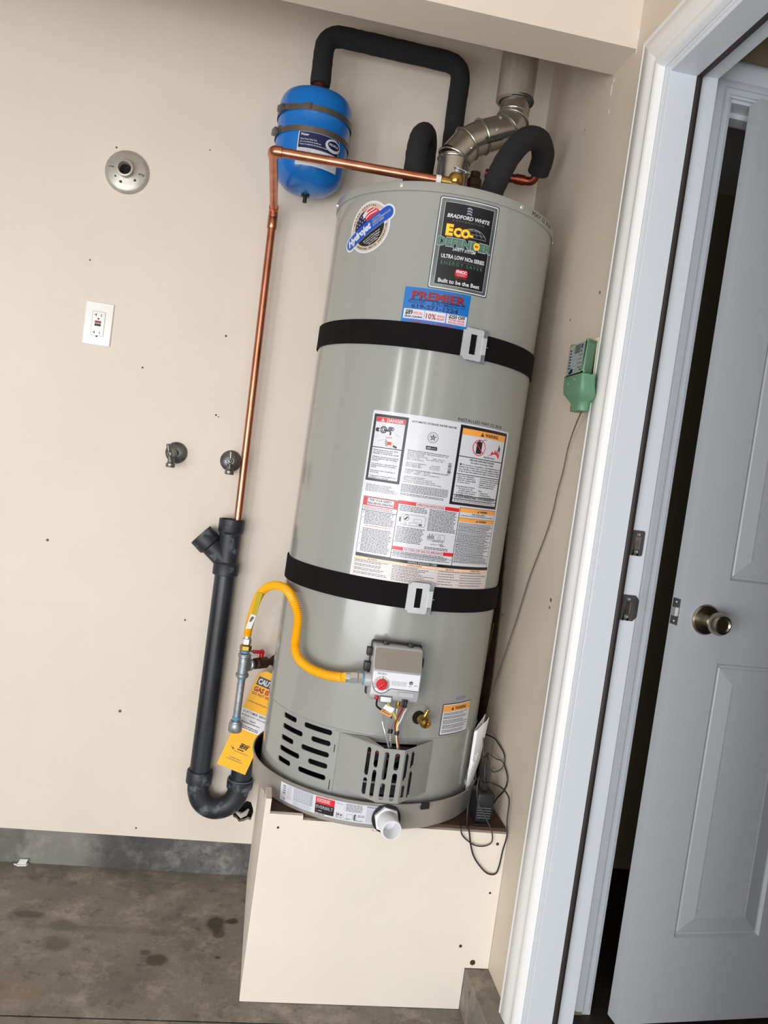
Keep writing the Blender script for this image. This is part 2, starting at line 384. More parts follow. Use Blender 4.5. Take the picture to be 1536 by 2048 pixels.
# ------------------------------------------------------------------ printed labels
TXT = {}
def text_mesh(s, bold=0.0, shear=0.0, res=2, space=1.0):
    k = (s, bold, shear, res, space)
    if k in TXT: return TXT[k]
    c = bpy.data.curves.new('t', 'FONT'); c.body = s; c.size = 1.0; c.resolution_u = res; c.offset = bold; c.shear = shear; c.space_character = space; c.fill_mode = 'BOTH'
    o = bpy.data.objects.new('t', c); me = o.to_mesh()
    vs = [(v.co.x, v.co.y) for v in me.vertices]; fs = [tuple(p.vertices) for p in me.polygons]
    o.to_mesh_clear(); bpy.data.objects.remove(o); bpy.data.curves.remove(c)
    xs = [v[0] for v in vs] or [0, 1]
    TXT[k] = (vs, fs, min(xs), max(xs)); return TXT[k]
class Print:
    """flat print in label millimetres (x right, z up), laid on a surface by fn(x_m, z_m, off_m)"""
    def __init__(s, fn, seg=9.0, ox=0, oz=0, rot=0, base=0.0004): s.fn = fn; s.seg = seg; s.v = []; s.f = []; s.m = []; s.mats = []; s.o = (ox, oz); s.c = (math.cos(rot), math.sin(rot)); s.base = base
    def mi(s, n):
        if n not in s.mats: s.mats.append(n)
        return s.mats.index(n)
    def pt(s, x, z, layer):
        X = s.o[0]+x*s.c[0]-z*s.c[1]; Z = s.o[1]+x*s.c[1]+z*s.c[0]
        return tuple(s.fn(X/1000, Z/1000, s.base+0.00022*layer))
    def add(s, pts, fs, m, layer):
        b = len(s.v); s.v += [s.pt(x, z, layer) for x, z in pts]; s.f += [tuple(b+i for i in f) for f in fs]; s.m += [s.mi(m)]*len(fs)
    def rect(s, x0, z0, x1, z1, m, layer=1, r=0):
        if r:
            return s.cols([x0+r*(1-math.cos(math.pi/2*k/4)) for k in range(5)]+[x1-r*(1-math.cos(math.pi/2*k/4)) for k in range(5)],
                          lambda x: z0+r-s._d(x, x0, x1, r), lambda x: z1-r+s._d(x, x0, x1, r), m, layer)
        n = max(1, int(abs(x1-x0)/s.seg+0.99))
        pts = [(x0+(x1-x0)*i/n, z) for i in range(n+1) for z in (z0, z1)]
        s.add(pts, [(2*i, 2*i+2, 2*i+3, 2*i+1) for i in range(n)], m, layer)
    def _d(s, x, x0, x1, r):
        e = max(0, x0+r-x, x-(x1-r)); return math.sqrt(max(0, r*r-e*e))
    def cols(s, xs, lo, hi, m, layer):
        xs = sorted(set(xs)); X = [xs[0]]
        for a, b in zip(xs, xs[1:]):
            n = max(1, int((b-a)/s.seg+0.99)); X += [a+(b-a)*(i+1)/n for i in range(n)]
        s.add([(x, z) for x in X for z in (lo(x), hi(x))], [(2*i, 2*i+2, 2*i+3, 2*i+1) for i in range(len(X)-1)], m, layer)
    def poly(s, pts, m, layer=1): s.add(pts, [tuple(range(len(pts)))], m, layer)
    def disc(s, x, z, r, m, layer=1, n=28, rx=None): s.cols([x+(rx or r)*-math.cos(math.pi*k/n) for k in range(n+1)], lambda q: z-r*math.sqrt(max(0, 1-((q-x)/(rx or r))**2)), lambda q: z+r*math.sqrt(max(0, 1-((q-x)/(rx or r))**2)), m, layer)
    def ring(s, x, z, r0, r1, m, layer=1, n=32, a0=0, a1=360, e=1.0):
        A = [math.radians(a0+(a1-a0)*k/n) for k in range(n+1)]
        s.add([(x+r*e*math.cos(a), z+r*math.sin(a)) for a in A for r in (r0, r1)], [(2*i, 2*i+2, 2*i+3, 2*i+1) for i in range(n)], m, layer)
    def line(s, x0, z0, x1, z1, w, m, layer=1):
        d = math.hypot(x1-x0, z1-z0) or 1; nx, nz = -(z1-z0)/d*w/2, (x1-x0)/d*w/2
        s.add([(x0+nx, z0+nz), (x1+nx, z1+nz), (x1-nx, z1-nz), (x0-nx, z0-nz)], [(3, 2, 1, 0)], m, layer)
    def frame(s, x0, z0, x1, z1, t, m, layer=1):
        s.rect(x0, z0, x1, z0+t, m, layer); s.rect(x0, z1-t, x1, z1, m, layer); s.rect(x0, z0, x0+t, z1, m, layer); s.rect(x1-t, z0, x1, z1, m, layer)
    def text(s, t, x, z, h, m, layer=2, w=None, align='l', bold=None, shear=0.0, res=2, rot=0, space=1.0, arc=None):
        if bold is None: bold = 0.028 if h < 5 else 0.008
        vs, fs, a, b = text_mesh(t, bold, shear, res, space); k = h/0.70; kx = k if w is None else w/max(1e-6, b-a)
        ww = (b-a)*kx; x0 = x-(0 if align == 'l' else ww/2 if align == 'c' else ww)
        c, sn = math.cos(rot), math.sin(rot); P = []
        for q in vs:
            u, q1 = (q[0]-a)*kx, q[1]*k
            if align == 'c': u -= ww/2; P.append((x+u*c-q1*sn, z+u*sn+q1*c))
            elif align == 'r': u -= ww; P.append((x+u*c-q1*sn, z+u*sn+q1*c))
            else: P.append((x+u*c-q1*sn, z+u*sn+q1*c))
        s.add(P, fs, m, layer)
    def greek(s, x0, x1, ztop, zbot, pitch, m='ink_grey', layer=2, fill=0.45, ragged=0.12, wmin=3, wmax=9):
        z = ztop
        while z-pitch*fill >= zbot-1e-6:
            x = x0; end = x1-random.random()*ragged*(x1-x0)
            while x < end-1.5:
                w = min(random.uniform(wmin, wmax), end-x); s.rect(x, z-pitch*fill, x+w, z, m, layer); x += w+1.1
            z -= pitch
    def build(s, name, parent=None, origin=None, label=None):
        mb = MB(); mb.v = s.v; mb.f = s.f; mb.m = s.m
        o = mb.build(name, s.mats, parent, smooth=0, origin=origin, fix=False)
        if label: o['label'] = label
        return o

# ------------------------------------------------------------------ the setting
def structure(o): o['kind'] = 'structure'; return o
# back wall with the broken-out hole round the drain pipe
mb = MB()
hole = poly_h([(-0.662, 0.200), (-0.652, 0.206), (-0.643, 0.227), (-0.632, 0.222), (-0.622, 0.234), (-0.608, 0.231), (-0.600, 0.213), (-0.597, 0.200)],
              [(-0.662, 0.199), (-0.655, 0.182), (-0.645, 0.178), (-0.636, 0.168), (-0.622, 0.171), (-0.610, 0.178), (-0.602, 0.175), (-0.597, 0.198)])
sheet(mb, [-4.5, -2, -1, -0.3, 0.0], [hole], 0.102, 2.75, lambda x, z, d: (x, d, z), 0, lip=0.016, lip_mi=1)
wb = structure(mb.build('wall_back', ['wall_paint', 'drywall_core'], smooth=0))
MB().box(-0.72, 0.05, 0.12, -0.55, 0.06, 0.3).build('cavity', 'dark_void', wb, smooth=0)
mb = MB(); mb.tube([(-0.648, 0.012, 0.192), (-0.632, 0.004, 0.186), (-0.620, 0.006, 0.192), (-0.612, 0.012, 0.204)], [0.004, 0.009, 0.008, 0.003], 7)
mb.build('torn_drywall', 'drywall_core', wb)
for (x, z, r) in [(-0.8552, 1.6001, .0035), (-0.855, 1.3705, .003), (-1.2772, 0.95, .004), (-1.0209, 0.4747, .0045), (-0.869, 0.7626, .003), (-1.252, 1.7494, .0025), (-1.0756, 1.4744, .003), (-0.9341, 0.1276, .003), (-1.2172, 2.0687, .003), (-0.9645, 2.111, .002), (-0.8475, 1.366, .002)]:
    MB().lathe([(r, -0.0002), (r*0.8, -0.0012), (r*0.5, -0.0016)], (x, 0, z), (0, 1, 0), 9).build('nail_hole', 'wire_grey', wb)
# concrete footing under the drywall along the back
mb = MB(); mb.box(-4.5, 0.004, -0.05, 0.1, 0.06, 0.1025); structure(mb.build('baseboard_back', 'footing', smooth=0))
# garage slab with its sawn joint
mb = MB(); mb.box(-4.5, -0.6195, -0.1, 0.1, 0.03, 0.0); mb.box(-4.5, -3.4, -0.1, 0.1, -0.6265, 0.0); mb.box(-4.5, -0.65, -0.1, 0.1, -0.6, -0.012)
structure(mb.build('floor', 'slab', smooth=0))
mb = MB(); mb.box(-4.5, -2.9, 2.75, 0.109, 0.1, 2.85); structure(mb.build('ceiling', 'wall_paint', smooth=0))
# dropped beam in front of the alcove
mb = MB(); mb.box(-4.5, -0.6254, 2.2784, 0.0, -0.506, 2.749); structure(mb.build('beam', 'wall_paint', smooth=0))
# right wall: behind the casing a doorway 0.81 m wide
YJ, YE, ZH = -0.8057, -1.6187, 2.15
mb = MB(); mb.box(0.0, YJ+0.02, 0.105, 0.109, 0.1, 2.75); mb.box(0.0, YE-0.02, ZH+0.02, 0.109, YJ+0.02, 2.75); mb.box(0.0, -3.4, 0.105, 0.109, YE-0.02, 2.75)
wr = structure(mb.build('wall_right', 'wall_paint_worn', smooth=0))
mb = MB(); mb.prism([(-0.0004, y, z) for y, z in ((-.266, .452), (-.266, .76), (-.252, .9255), (-.208, 1.16), (-.170, 1.33), (-.004, 1.33), (-.004, .452))], (-.0036, 0, 0)); mb.build('brown_strip', 'wood_dark', wr, smooth=0)  # thin dark brown strip beside the heater, narrowing towards its top
for (y, z, r) in [(-0.4588, 1.7061, .003), (-0.604, 1.0302, .005), (-0.603, 1.012, .0035), (-0.666, 0.556, .004), (-0.6228, 1.7392, .004), (-0.2667, 0.9272, .004), (-0.3595, 2.2103, .002)]:
    MB().lathe([(r, -0.0002), (r*0.8, -0.0011), (r*0.4, -0.0015)], (0, y, z), (1, 0, 0), 9).build('nail_hole', 'wire_grey', wr)
# paint chips at the beam corner
for k, (y, z, a, b) in enumerate([(-0.508, 2.245, .005, .016), (-0.515, 2.262, .004, .006), (-0.626, 2.278, .003, .012), (-0.628, 2.31, .003, .02), (-0.512, 2.19, .002, .006)]):
    pts = [(-0.0006, y+a*math.cos(t)*random.uniform(.6, 1.1), z+b*math.sin(t)*random.uniform(.6, 1.1)) for t in [i*math.pi/4 for i in range(8)]]
    MB().prism(pts, (-0.0006, 0, 0)).build('paint_chip', 'paper_white', wr, smooth=0)
# concrete ledge along the right wall
mb = MB(); mb.box(-0.0589, -0.786, 0.0, 0.10, 0.003, 0.104); mb.box(-0.0589, -3.4, 0.0, 0.10, -0.786, 0.104)
structure(mb.build('baseboard_right', 'slab', bevel=0.003, smooth=0))
# ---- garage doorway: casing, jambs, bronze weatherstrip, strike plates
d1 = empty('door_1', (0.05, -1.21, 0.1), kind='structure')
CAS = [(0, 0), (0, .016), (.003, .0185), (.007, .0185), (.0095, .0165), (.0115, .0165), (.013, .018), (.040, .0165), (.052, .013), (.060, .0095), (.064, .0105), (.068, .0145), (.075, .0175), (.083, .017), (.088, .013), (.090, .010), (.090, 0)]
def casing(mb, prof, yo, yr, zt, z0, place):
    """place(y, z, t) -> point; mitred head"""
    P = []
    for w, t in prof: P.append([place(yo-w, z0, t), place(yo-w, zt-w, t), place(yr+w, zt-w, t), place(yr+w, z0, t)])
    for seg in range(3):
        vs = []; fs = []
        for a in P: vs += [a[seg], a[seg+1]]
        for i in range(len(P)-1): fs.append((2*i, 2*i+1, 2*i+3, 2*i+2))
        mb.add(vs, fs)
mb = MB(); casing(mb, CAS, -0.7012, -1.7232, 2.2485, 0.105, lambda y, z, t: (-t, y, z)); mb.build('casing', 'white_trim', d1, smooth=50)
mb = MB()
for y0, y1 in ((YJ, YJ+0.0195), (YE-0.0195, YE)): mb.box(0.0005, y0, 0.105, 0.109, y1, ZH)
mb.box(0.0005, YE-0.0195, ZH, 0.109, YJ+0.0195, ZH+0.0195); mb.build('jamb', 'door_paint', d1, smooth=0)
mb = MB()
mb.box(0.0008, YJ-0.011, 0.105, 0.058, YJ-0.0002, ZH); mb.box(0.0008, YE+0.0002, 0.105, 0.058, YE+0.011, ZH); mb.box(0.0008, YE+0.0112, ZH-0.011, 0.058, YJ-0.0112, ZH-0.0002)
mb.build('door_stop', 'door_paint', d1, bevel=0.001, smooth=0)
mb = MB(); ws = [(0.0585, -0.012), (0.0585, -0.0003), (0.068, -0.0003), (0.0705, -0.004), (0.0712, -0.009), (0.069, -0.0125), (0.064, -0.0138)]
mb.prism([(x, YJ+y, 0.105) for x, y in ws], (0, 0, ZH-0.105)); mb.prism([(x, YE-0.0003, ZH+y) for x, y in ws], (0, YJ-YE, 0)); mb.prism([(x, YE-y, 0.105) for x, y in ws], (0, 0, ZH-0.105))
mb.build('weather_strip', 'bronze_rubber', d1, smooth=60)
def strike(z0, z1, x0, x1, lip):
    s = MB(); yy = YJ-0.0004
    xs = [x0, x1]; hz0, hz1 = (z0+z1)/2-0.013, (z0+z1)/2+0.013
    hx0, hx1 = x0+0.010, x0+0.021
    r = 0.004
    o_lo = lambda x: z0+(r-math.sqrt(max(0, r*r-max(0, x0+r-x, x-(x1-r))**2)) if not lip or x < x1-r else r*0)
    o_hi = lambda x: z1-(r-math.sqrt(max(0, r*r-max(0, x0+r-x, x-(x1-r))**2)) if not lip or x < x1-r else r*0)
    br = [x0, x0+r*.3, x0+r, x1-r, x1-r*.3, x1]
    sheet(s, br, [rect_h(hx0, hx1, hz0, hz1)], o_lo, o_hi, lambda x, z, d: (x, yy-0.0018+d, z), 0, lip=0.006)
    if lip:
        L = [(x1, 0), (x1+0.005, 0.0008), (x1+0.010, 0.003), (x1+0.0125, 0.007)]
        sheet(s, [q[0] for q in L], [], lambda x: z0+0.9*max(0, x-x1), lambda x: z1-0.9*max(0, x-x1), lambda x, z, d: (x, yy-0.0018+[q[1] for q in L if abs(q[0]-x) < 1e-6][0], z), 0)
    p = s.build('strike_plate', 'dark_nickel', d1, smooth=40)
    MB().box(hx0, yy-0.0005, hz0, hx1, yy, hz1).build('bolt_pocket', 'wood_grey' if not lip else 'iron_brown', p, smooth=0)
    for zz in (z0+0.0085, z1-0.0085):
        MB().lathe([(0.0033, 0), (0.0030, 0.0012), (0.001, 0.0006)], ((hx0+hx1)/2, yy-0.0018, zz), (0, -1, 0), 10).build('screw', 'steel_bright', p)
strike(1.1702, 1.2230, 0.0722, 0.1015, False); strike(1.0335, 1.0875, 0.0722, 0.1020, True)
# ---- hall behind the doorway
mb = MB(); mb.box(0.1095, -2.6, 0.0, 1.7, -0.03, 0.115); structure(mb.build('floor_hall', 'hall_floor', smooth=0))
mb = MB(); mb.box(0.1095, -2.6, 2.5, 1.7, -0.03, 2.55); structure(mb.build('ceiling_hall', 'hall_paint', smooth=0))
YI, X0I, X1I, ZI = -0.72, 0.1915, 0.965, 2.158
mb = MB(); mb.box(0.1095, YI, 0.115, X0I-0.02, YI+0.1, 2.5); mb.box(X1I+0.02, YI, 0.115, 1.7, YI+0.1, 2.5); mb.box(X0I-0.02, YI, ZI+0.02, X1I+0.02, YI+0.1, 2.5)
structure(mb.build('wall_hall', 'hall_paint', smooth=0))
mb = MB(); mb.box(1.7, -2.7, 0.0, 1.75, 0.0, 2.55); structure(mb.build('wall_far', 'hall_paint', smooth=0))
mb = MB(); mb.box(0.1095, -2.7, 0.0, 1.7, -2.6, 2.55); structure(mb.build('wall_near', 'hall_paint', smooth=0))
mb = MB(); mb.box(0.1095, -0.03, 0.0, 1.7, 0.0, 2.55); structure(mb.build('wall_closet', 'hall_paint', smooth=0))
d2 = empty('door_2', (0.58, YI, 0.115), kind='structure')
CAS2 = [(0, 0), (0, .014), (.004, .020), (.012, .022), (.020, .020), (.028, .012), (.034, .0065), (.038, .005), (.0395, .009), (.044, .0105), (.0545, .0105), (.0552, .0055), (.0572, .0055), (.058, .0100), (.068, .0095), (.0688, .004), (.0715, .004), (.0720, .008), (.074, .007), (.074, 0)]
# outer edge first; the casing's profile thins towards the opening, its left leg tucks behind the garage jamb
def place2(y, z, t): return (-y, YI-t, z)
mb = MB(); casing(mb, CAS2, -(X0I-0.006-0.074), -(X1I+0.006+0.074), ZI+0.006+0.074, 0.13, lambda y, z, t: (-y, YI-t-0.0003, z)); mb.build('casing', 'door_paint', d2, smooth=50)
mb = MB(); mb.box(X0I-0.0195, YI+0.0005, 0.116, X0I, YI+0.0995, ZI+0.0195); mb.box(X1I, YI+0.0005, 0.116, X1I+0.0195, YI+0.0995, ZI+0.0195); mb.box(X0I, YI+0.0005, ZI, X1I, YI+0.0995, ZI+0.0195)
mb.box(X0I, YI+0.04, 0.116, X0I+0.011, YI+0.075, ZI); mb.box(X0I+0.011, YI+0.04, ZI-0.011, X1I, YI+0.075, ZI); mb.build('jamb', 'door_paint', d2, smooth=0)
# the ajar six-panel style leaf
PH = math.radians(6.0); EX, EY = 0.2275, -0.772; LE = Vector((math.cos(PH), math.sin(PH), 0)); LN = Vector((-math.sin(PH), math.cos(PH), 0)); LW = 0.745; LZ0, LZ1, LT = 0.132, 2.150, 0.035
def leaf(x, z, d): p = Vector((EX, EY, 0))+LE*x+LN*d; return (p.x, p.y, z)
PAN = [(0.110, 0.338, 1.140, 1.985), (0.407, 0.635, 1.140, 1.985), (0.112, 0.338, 0.330, 0.955), (0.407, 0.635, 0.330, 0.955)]
mb = MB()
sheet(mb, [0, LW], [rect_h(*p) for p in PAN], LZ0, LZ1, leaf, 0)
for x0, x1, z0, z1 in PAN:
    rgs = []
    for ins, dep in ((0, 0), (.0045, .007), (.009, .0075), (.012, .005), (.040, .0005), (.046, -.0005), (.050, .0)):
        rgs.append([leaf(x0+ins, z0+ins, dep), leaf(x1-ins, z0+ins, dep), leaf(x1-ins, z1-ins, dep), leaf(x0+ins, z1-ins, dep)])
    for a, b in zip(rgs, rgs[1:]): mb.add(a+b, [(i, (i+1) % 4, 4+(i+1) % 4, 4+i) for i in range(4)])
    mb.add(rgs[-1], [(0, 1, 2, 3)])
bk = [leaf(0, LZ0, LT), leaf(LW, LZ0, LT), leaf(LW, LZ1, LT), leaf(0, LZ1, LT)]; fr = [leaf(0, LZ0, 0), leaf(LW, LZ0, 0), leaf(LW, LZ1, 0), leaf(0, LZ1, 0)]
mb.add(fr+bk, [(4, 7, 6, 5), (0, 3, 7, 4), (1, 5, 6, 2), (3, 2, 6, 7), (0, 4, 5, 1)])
lf = mb.build('door_leaf', 'leaf_paint_shaded', d2, smooth=0, merge=True)
kc = Vector(leaf(0.0635, 1.049, 0)); kn = -LN
mb = MB(); mb.lathe([(.0335, 0), (.0335, .003), (.031, .0065), (.022, .0085), (.0145, .011), (.0125, .020), (.013, .027), (.0185, .031), (.0225, .036), (.0245, .045), (.0235, .054), (.0195, .0605), (.0165, .0615), (.0135, .0585), (.004, .057)], kc, kn, 36)
mb.build('door_knob', 'satin_nickel', lf, smooth=30)
mb = MB(); mb.obox(Vector(leaf(-0.0006, 1.058, LT/2)), (LE, LN, (0, 0, 1)), (0.0010, 0.0125, 0.0285)); mb.obox(Vector(leaf(-0.003, 1.058, LT/2)), (LE, LN, (0, 0, 1)), (0.003, 0.0065, 0.0095), 1)
for s_ in (-1, 1): mb.lathe([(.0028, 0), (.002, .001), (.0005, .0004)], Vector(leaf(-0.0016, 1.058+s_*0.021, LT/2)), -LE, 10, True, 1)
mb.build('latch_plate', ['dark_nickel', 'steel_bright'], lf, smooth=0)
# closet shelves glimpsed through the gap
for z in (2.344, 2.232):
    pass
sh = MB(); sh.box(0.11, -0.50, 2.266, 1.69, -0.031, 2.284); tag(sh.build('closet_shelf', 'white_trim', smooth=0, origin=(0.9, -0.265, 2.266)), 'upper white shelf glimpsed through the gap of the ajar door', 'shelf')
sh = MB(); sh.box(0.11, -0.50, 2.236, 1.69, -0.485, 2.254); sh.box(0.11, -0.484, 2.236, 0.13, -0.031, 2.254); sh.box(1.67, -0.484, 2.236, 1.69, -0.031, 2.254)
tag(sh.build('shelf_cleat', 'white_trim', smooth=0, origin=(0.9, -0.265, 2.236)), 'lower white cleat under the closet shelf seen through the door gap', 'rail')

# ------------------------------------------------------------------ pedestal
XP, YP, ZP = -0.5907, -0.5545, 0.4521
pd = empty('pedestal', (-0.3, -0.27, 0), 'boxed cream drywall platform carrying the water heater and its pan', 'platform')
# the front wraps round the ledge at its lower right
def front(mb, y0, y1):
    pts = [(XP+0.002, 0.001), (-0.0600, 0.001), (-0.0600, 0.1055), (-0.0008, 0.1055), (-0.0008, ZP-0.008), (-0.500, ZP-0.008), (-0.500, ZP+0.002), (-0.5885, ZP+0.002)]
    mb.prism([(x, y0, z) for x, z in pts], (0, y1-y0, 0))
mb = MB(); front(mb, YP, YP+0.013); mb.build('front_panel', 'pedestal_paint', pd, smooth=0)
mb = MB(); mb.prism([(XP, YP+0.001, 0.001), (XP, -0.002, 0.001), (XP, -0.002, ZP-0.004), (XP, -0.472, ZP-0.004), (XP, -0.482, ZP+0.033), (XP, YP+0.001, ZP+0.036)], (0.013, 0, 0)); mb.build('side_panel', 'pedestal_paint', pd, smooth=0)
mb = MB(); mb.box(XP+0.0132, YP+0.0132, ZP-0.022, -0.0045, -0.003, ZP-0.0002); mb.build('top_board', 'wood_dark', pd, smooth=0)
mb = MB(); mb.box(-0.0595, YP+0.014, 0.107, -0.0045, YP+0.03, ZP-0.025); mb.build('framing', 'wood_grey', pd, smooth=0)
for x, z, r in [(-0.0235, 0.4186, .004), (-0.0241, 0.2959, .003), (-0.0783, 0.1597, .004), (-0.0422, 0.1198, .007), (-0.5548, 0.4222, .003)]:
    MB().lathe([(r, -0.0003), (r*.7, -0.001), (r*.4, -0.0013)], (x, YP, z), (0, 1, 0), 9).build('nail_hole', 'iron_brown', pd)

# ------------------------------------------------------------------ drain pan
HX, HY = -0.3326, -0.3022
pan = empty('drain_pan', (HX, HY, ZP), 'round grey metal drain pan under the water heater, printed label on front', 'pan')
mb = MB(); mb.lathe([(0.0001, 0.0003), (0.2885, 0.0003), (0.2920, 0.004), (0.2955, 0.058), (0.2985, 0.0605), (0.2988, 0.0635), (0.2960, 0.0648), (0.2942, 0.062), (0.2905, 0.006), (0.2870, 0.0022), (0.0001, 0.0022)], (HX, HY, ZP), (0, 0, 1), 96, False)
for p_i, f_ in enumerate(mb.f):
    r_ = max(math.hypot(mb.v[i][0]-HX, mb.v[i][1]-HY) for i in f_); seg = p_i//96
    if seg >= 7: mb.m[p_i] = 1
mb.build('pan_body', ['pan_metal', 'pan_inside'], pan, smooth=35)
# outlet fitting
th = math.radians(3.6); dv = Vector((math.sin(th), -math.cos(th), 0)); oc = Vector((HX, HY, ZP+0.030))+dv*0.2965
mb = MB(); hex_prof(mb, oc, dv, 0.0305, 0.012); mb.lathe([(.0235, .010), (.0235, .060), (.0225, .0615), (.0195, .0615), (.0185, .059), (.0180, .012)], oc, dv, 32, False)
mb.lathe([(.0001, .020), (.018, .020)], oc, dv, 24, False)
ft = mb.build('outlet_fitting', 'pvc_white', pan, smooth=35); ft['label'] = 'white plastic drain fitting'
mb = MB(); mb.lathe([(.034, -0.001), (.034, .0035), (.030, .0035)], oc, dv, 24); mb.build('gasket', 'black_plastic', pan)
mb = MB(); t2 = math.radians(21.8); mb.obox(Vector((HX, HY, ZP+0.058))+Vector((math.sin(t2), -math.cos(t2), 0))*0.2985, ((math.cos(t2), math.sin(t2), 0), (math.sin(t2), -math.cos(t2), 0), (0, 0, 1)), (0.011, 0.0025, 0.0075)); mb.build('rim_tab', 'black_plastic', pan, smooth=0)
def on_pan(x, z, off):
    t = x/0.2945; r = 0.2922+0.00065*(z-4)/0.54*0.0+0.2955-0.2920
    r = 0.2920+(0.0035)*(z*1000-4)/54+0.0006+off
    return (HX+r*math.sin(t), HY-r*math.cos(t), ZP+z)
P = Print(on_pan, seg=7)
A0, A1, B0, B1 = -254, -3, 12, 56
P.rect(A0, B0, A1, B1, 'label_white', 0)
for i in range(14):
    if i % 3 != 1: P.rect(A0+8, 27+i*1.8, A0+18, 27+i*1.8+random.choice([.7, 1.1, 1.4]), 'ink_black', 1)
P.greek(A0+22, A0+38, 53, 20, 2.4, 'ink_light', 1, wmin=2, wmax=5); P.ring(A0+14, 18, 2.0, 3.2, 'ink_black', 1); P.rect(A0+6, 15, A0+8, 21, 'ink_light', 1)
P.rect(A0+42, 25, A0+96, 54, 'ink_light', 1); P.greek(A0+43, A0+95, 53, 26, 2.2, 'label_white', 2, fill=.46, wmin=3, wmax=9); P.greek(A0+42, A0+96, 23, 14, 2.6, 'ink_light', 1)
P.rect(A0+104, 38, A0+151, 54, 'ink_red', 1); P.rect(A0+104, 16, A0+151, 38, 'ink_black', 1)
P.greek(A0+107, A0+143, 51, 42, 3.2, 'label_white', 2, fill=.5); P.text('EVERBILT', A0+127.5, 27.5, 7.2, 'ink_light', 2, w=42, align='c', bold=.02); P.rect(A0+107, 19, A0+111, 23, 'ink_dark_red', 2); P.greek(A0+113, A0+124, 22.4, 20, 2.4, 'label_white', 2)
P.text('24 in', A0+156, 21, 7, 'ink_black', 1, w=15, bold=.03); P.text('60.9 cm', A0+156, 16, 3, 'ink_grey', 1, w=15); P.text('ALUMINUM', A0+104, 12.8, 2.4, 'ink_black', 1, w=24)
P.greek(A0+155, A0+170, 52, 47, 2.4, 'ink_light', 1)
P.rect(A0+174, B0+1, A0+174.5, B1-1, 'ink_light', 1)
P.greek(A0+178, A0+216, 53, 34, 3.1, 'ink_grey', 1, fill=.46); P.frame(A0+182, 18, A0+196, 29, .6, 'ink_grey', 1); P.disc(A0+201, 23, 8, 'ink_black', 1, rx=3); P.disc(A0+202.5, 23, 6, 'ink_light', 2, rx=2); P.greek(A0+207, A0+224, 30, 24, 3, 'ink_grey', 1); P.greek(A0+178, A0+190, 17, 13, 3, 'ink_grey', 1); P.greek(A0+204, A0+222, 17, 13, 3, 'ink_grey', 1)
P.greek(A0+226, A0+248, 54, 50, 2.4, 'ink_black', 1, fill=.5); P.greek(A0+226, A0+249, 47, 14, 2.7, 'ink_light', 1, fill=.4)
P.build('printed_label', pan)

# ------------------------------------------------------------------ water heater (local frame: z up its slightly leaning axis)
K = Vector((0.0092, -0.0034, 1)).normalized(); RQ = Vector((0, 0, 1)).rotation_difference(K)
HB = Vector((HX, HY, ZP))
def hw(p): return HB+RQ @ Vector(p)
R = 0.27638
wh = empty('water_heater', HB, 'tall grey cylindrical gas water heater with printed labels and a slotted base', 'water heater', local=True); wh.rotation_mode = 'QUATERNION'; wh.rotation_quaternion = RQ
def on_cyl(x, z, off): t = x/R; r = R+off; return (r*math.sin(t), -r*math.cos(t), z)
mb = MB(); mb.lathe([(R-.004, 0.2128), (R, 0.2128), (R, 1.4555), (R-.004, 1.4555)], (0, 0, 0), (0, 0, 1), 160, False); mb.build('tank_body', 'heater_paint', wh, smooth=35)
mb = MB(); mb.lathe([(R+.0005, 1.4545), (R+.0032, 1.4550), (R+.0032, 1.4735), (R+.0015, 1.4760), (R-.003, 1.4765), (R-.02, 1.4755), (0.0001, 1.4755)], (0, 0, 0), (0, 0, 1), 128, False); mb.build('top_cap', 'heater_cap', wh, smooth=35)
for a in (-88, -33, 27.75, 80): 
    t = math.radians(a); d = Vector((math.sin(t), -math.cos(t), 0)); mb = MB(); hex_prof(mb, d*(R+.003)+Vector((0, 0, 1.466)), d, .0042, .003); mb.lathe([(.0055, 0), (.005, .001)], d*(R+.003)+Vector((0, 0, 1.466)), d, 12); mb.build('cap_screw', 'steel_bright', wh)
# slotted skirt
sl = [stad_h(x0/1000, x1/1000, z/1000, .0062) for x0, x1, z in [(-289, -237.5, 199.5), (-287, -212.5, 173.3), (-287, -238.5, 145.5), (-287.5, -213, 118.7), (-289, -238.5, 91.5), (-212, -133, 199.6), (-186, -133, 173.4), (-212, -133, 146), (-186, -133, 119.2), (-212, -133.5, 91.6)]]
op = rect_h(-0.055, 0.072, 0.072, 0.2)
mb = MB(); sheet(mb, [R*math.radians(a) for a in range(-180, 181, 3)], sl+[op], 0.010, 0.2125, lambda x, z, d: ((R-.0006-d)*math.sin(x/R), -(R-.0006-d)*math.cos(x/R), z), 0, lip=0.003)
mb.build('skirt', 'heater_paint', wh, smooth=35, fix=False)
mb = MB(); mb.lathe([(R-.0004, .2112), (R+.0012, .2118), (R+.0014, .2140), (R-.0004, .2150)], (0, 0, 0), (0, 0, 1), 128, False); mb.build('seam_ring', 'heater_paint', wh, smooth=35)
mb = MB(); mb.box(-0.0006-0.3097*0, 0, 0, 0, 0, 0) if False else None
mb = MB(); mb.lathe([(0.205, 0.0025), (0.205, 0.208), (0.0001, 0.208)], (0, 0, 0), (0, 0, 1), 48, False); mb.lathe([(0.0001, 0.0028), (R-.012, 0.0028), (R-.012, 0.0100)], (0, 0, 0), (0, 0, 1), 48, False); mb.build('slot_blackout', 'dark_void', wh)  # black drum added inside so the slots stay dark
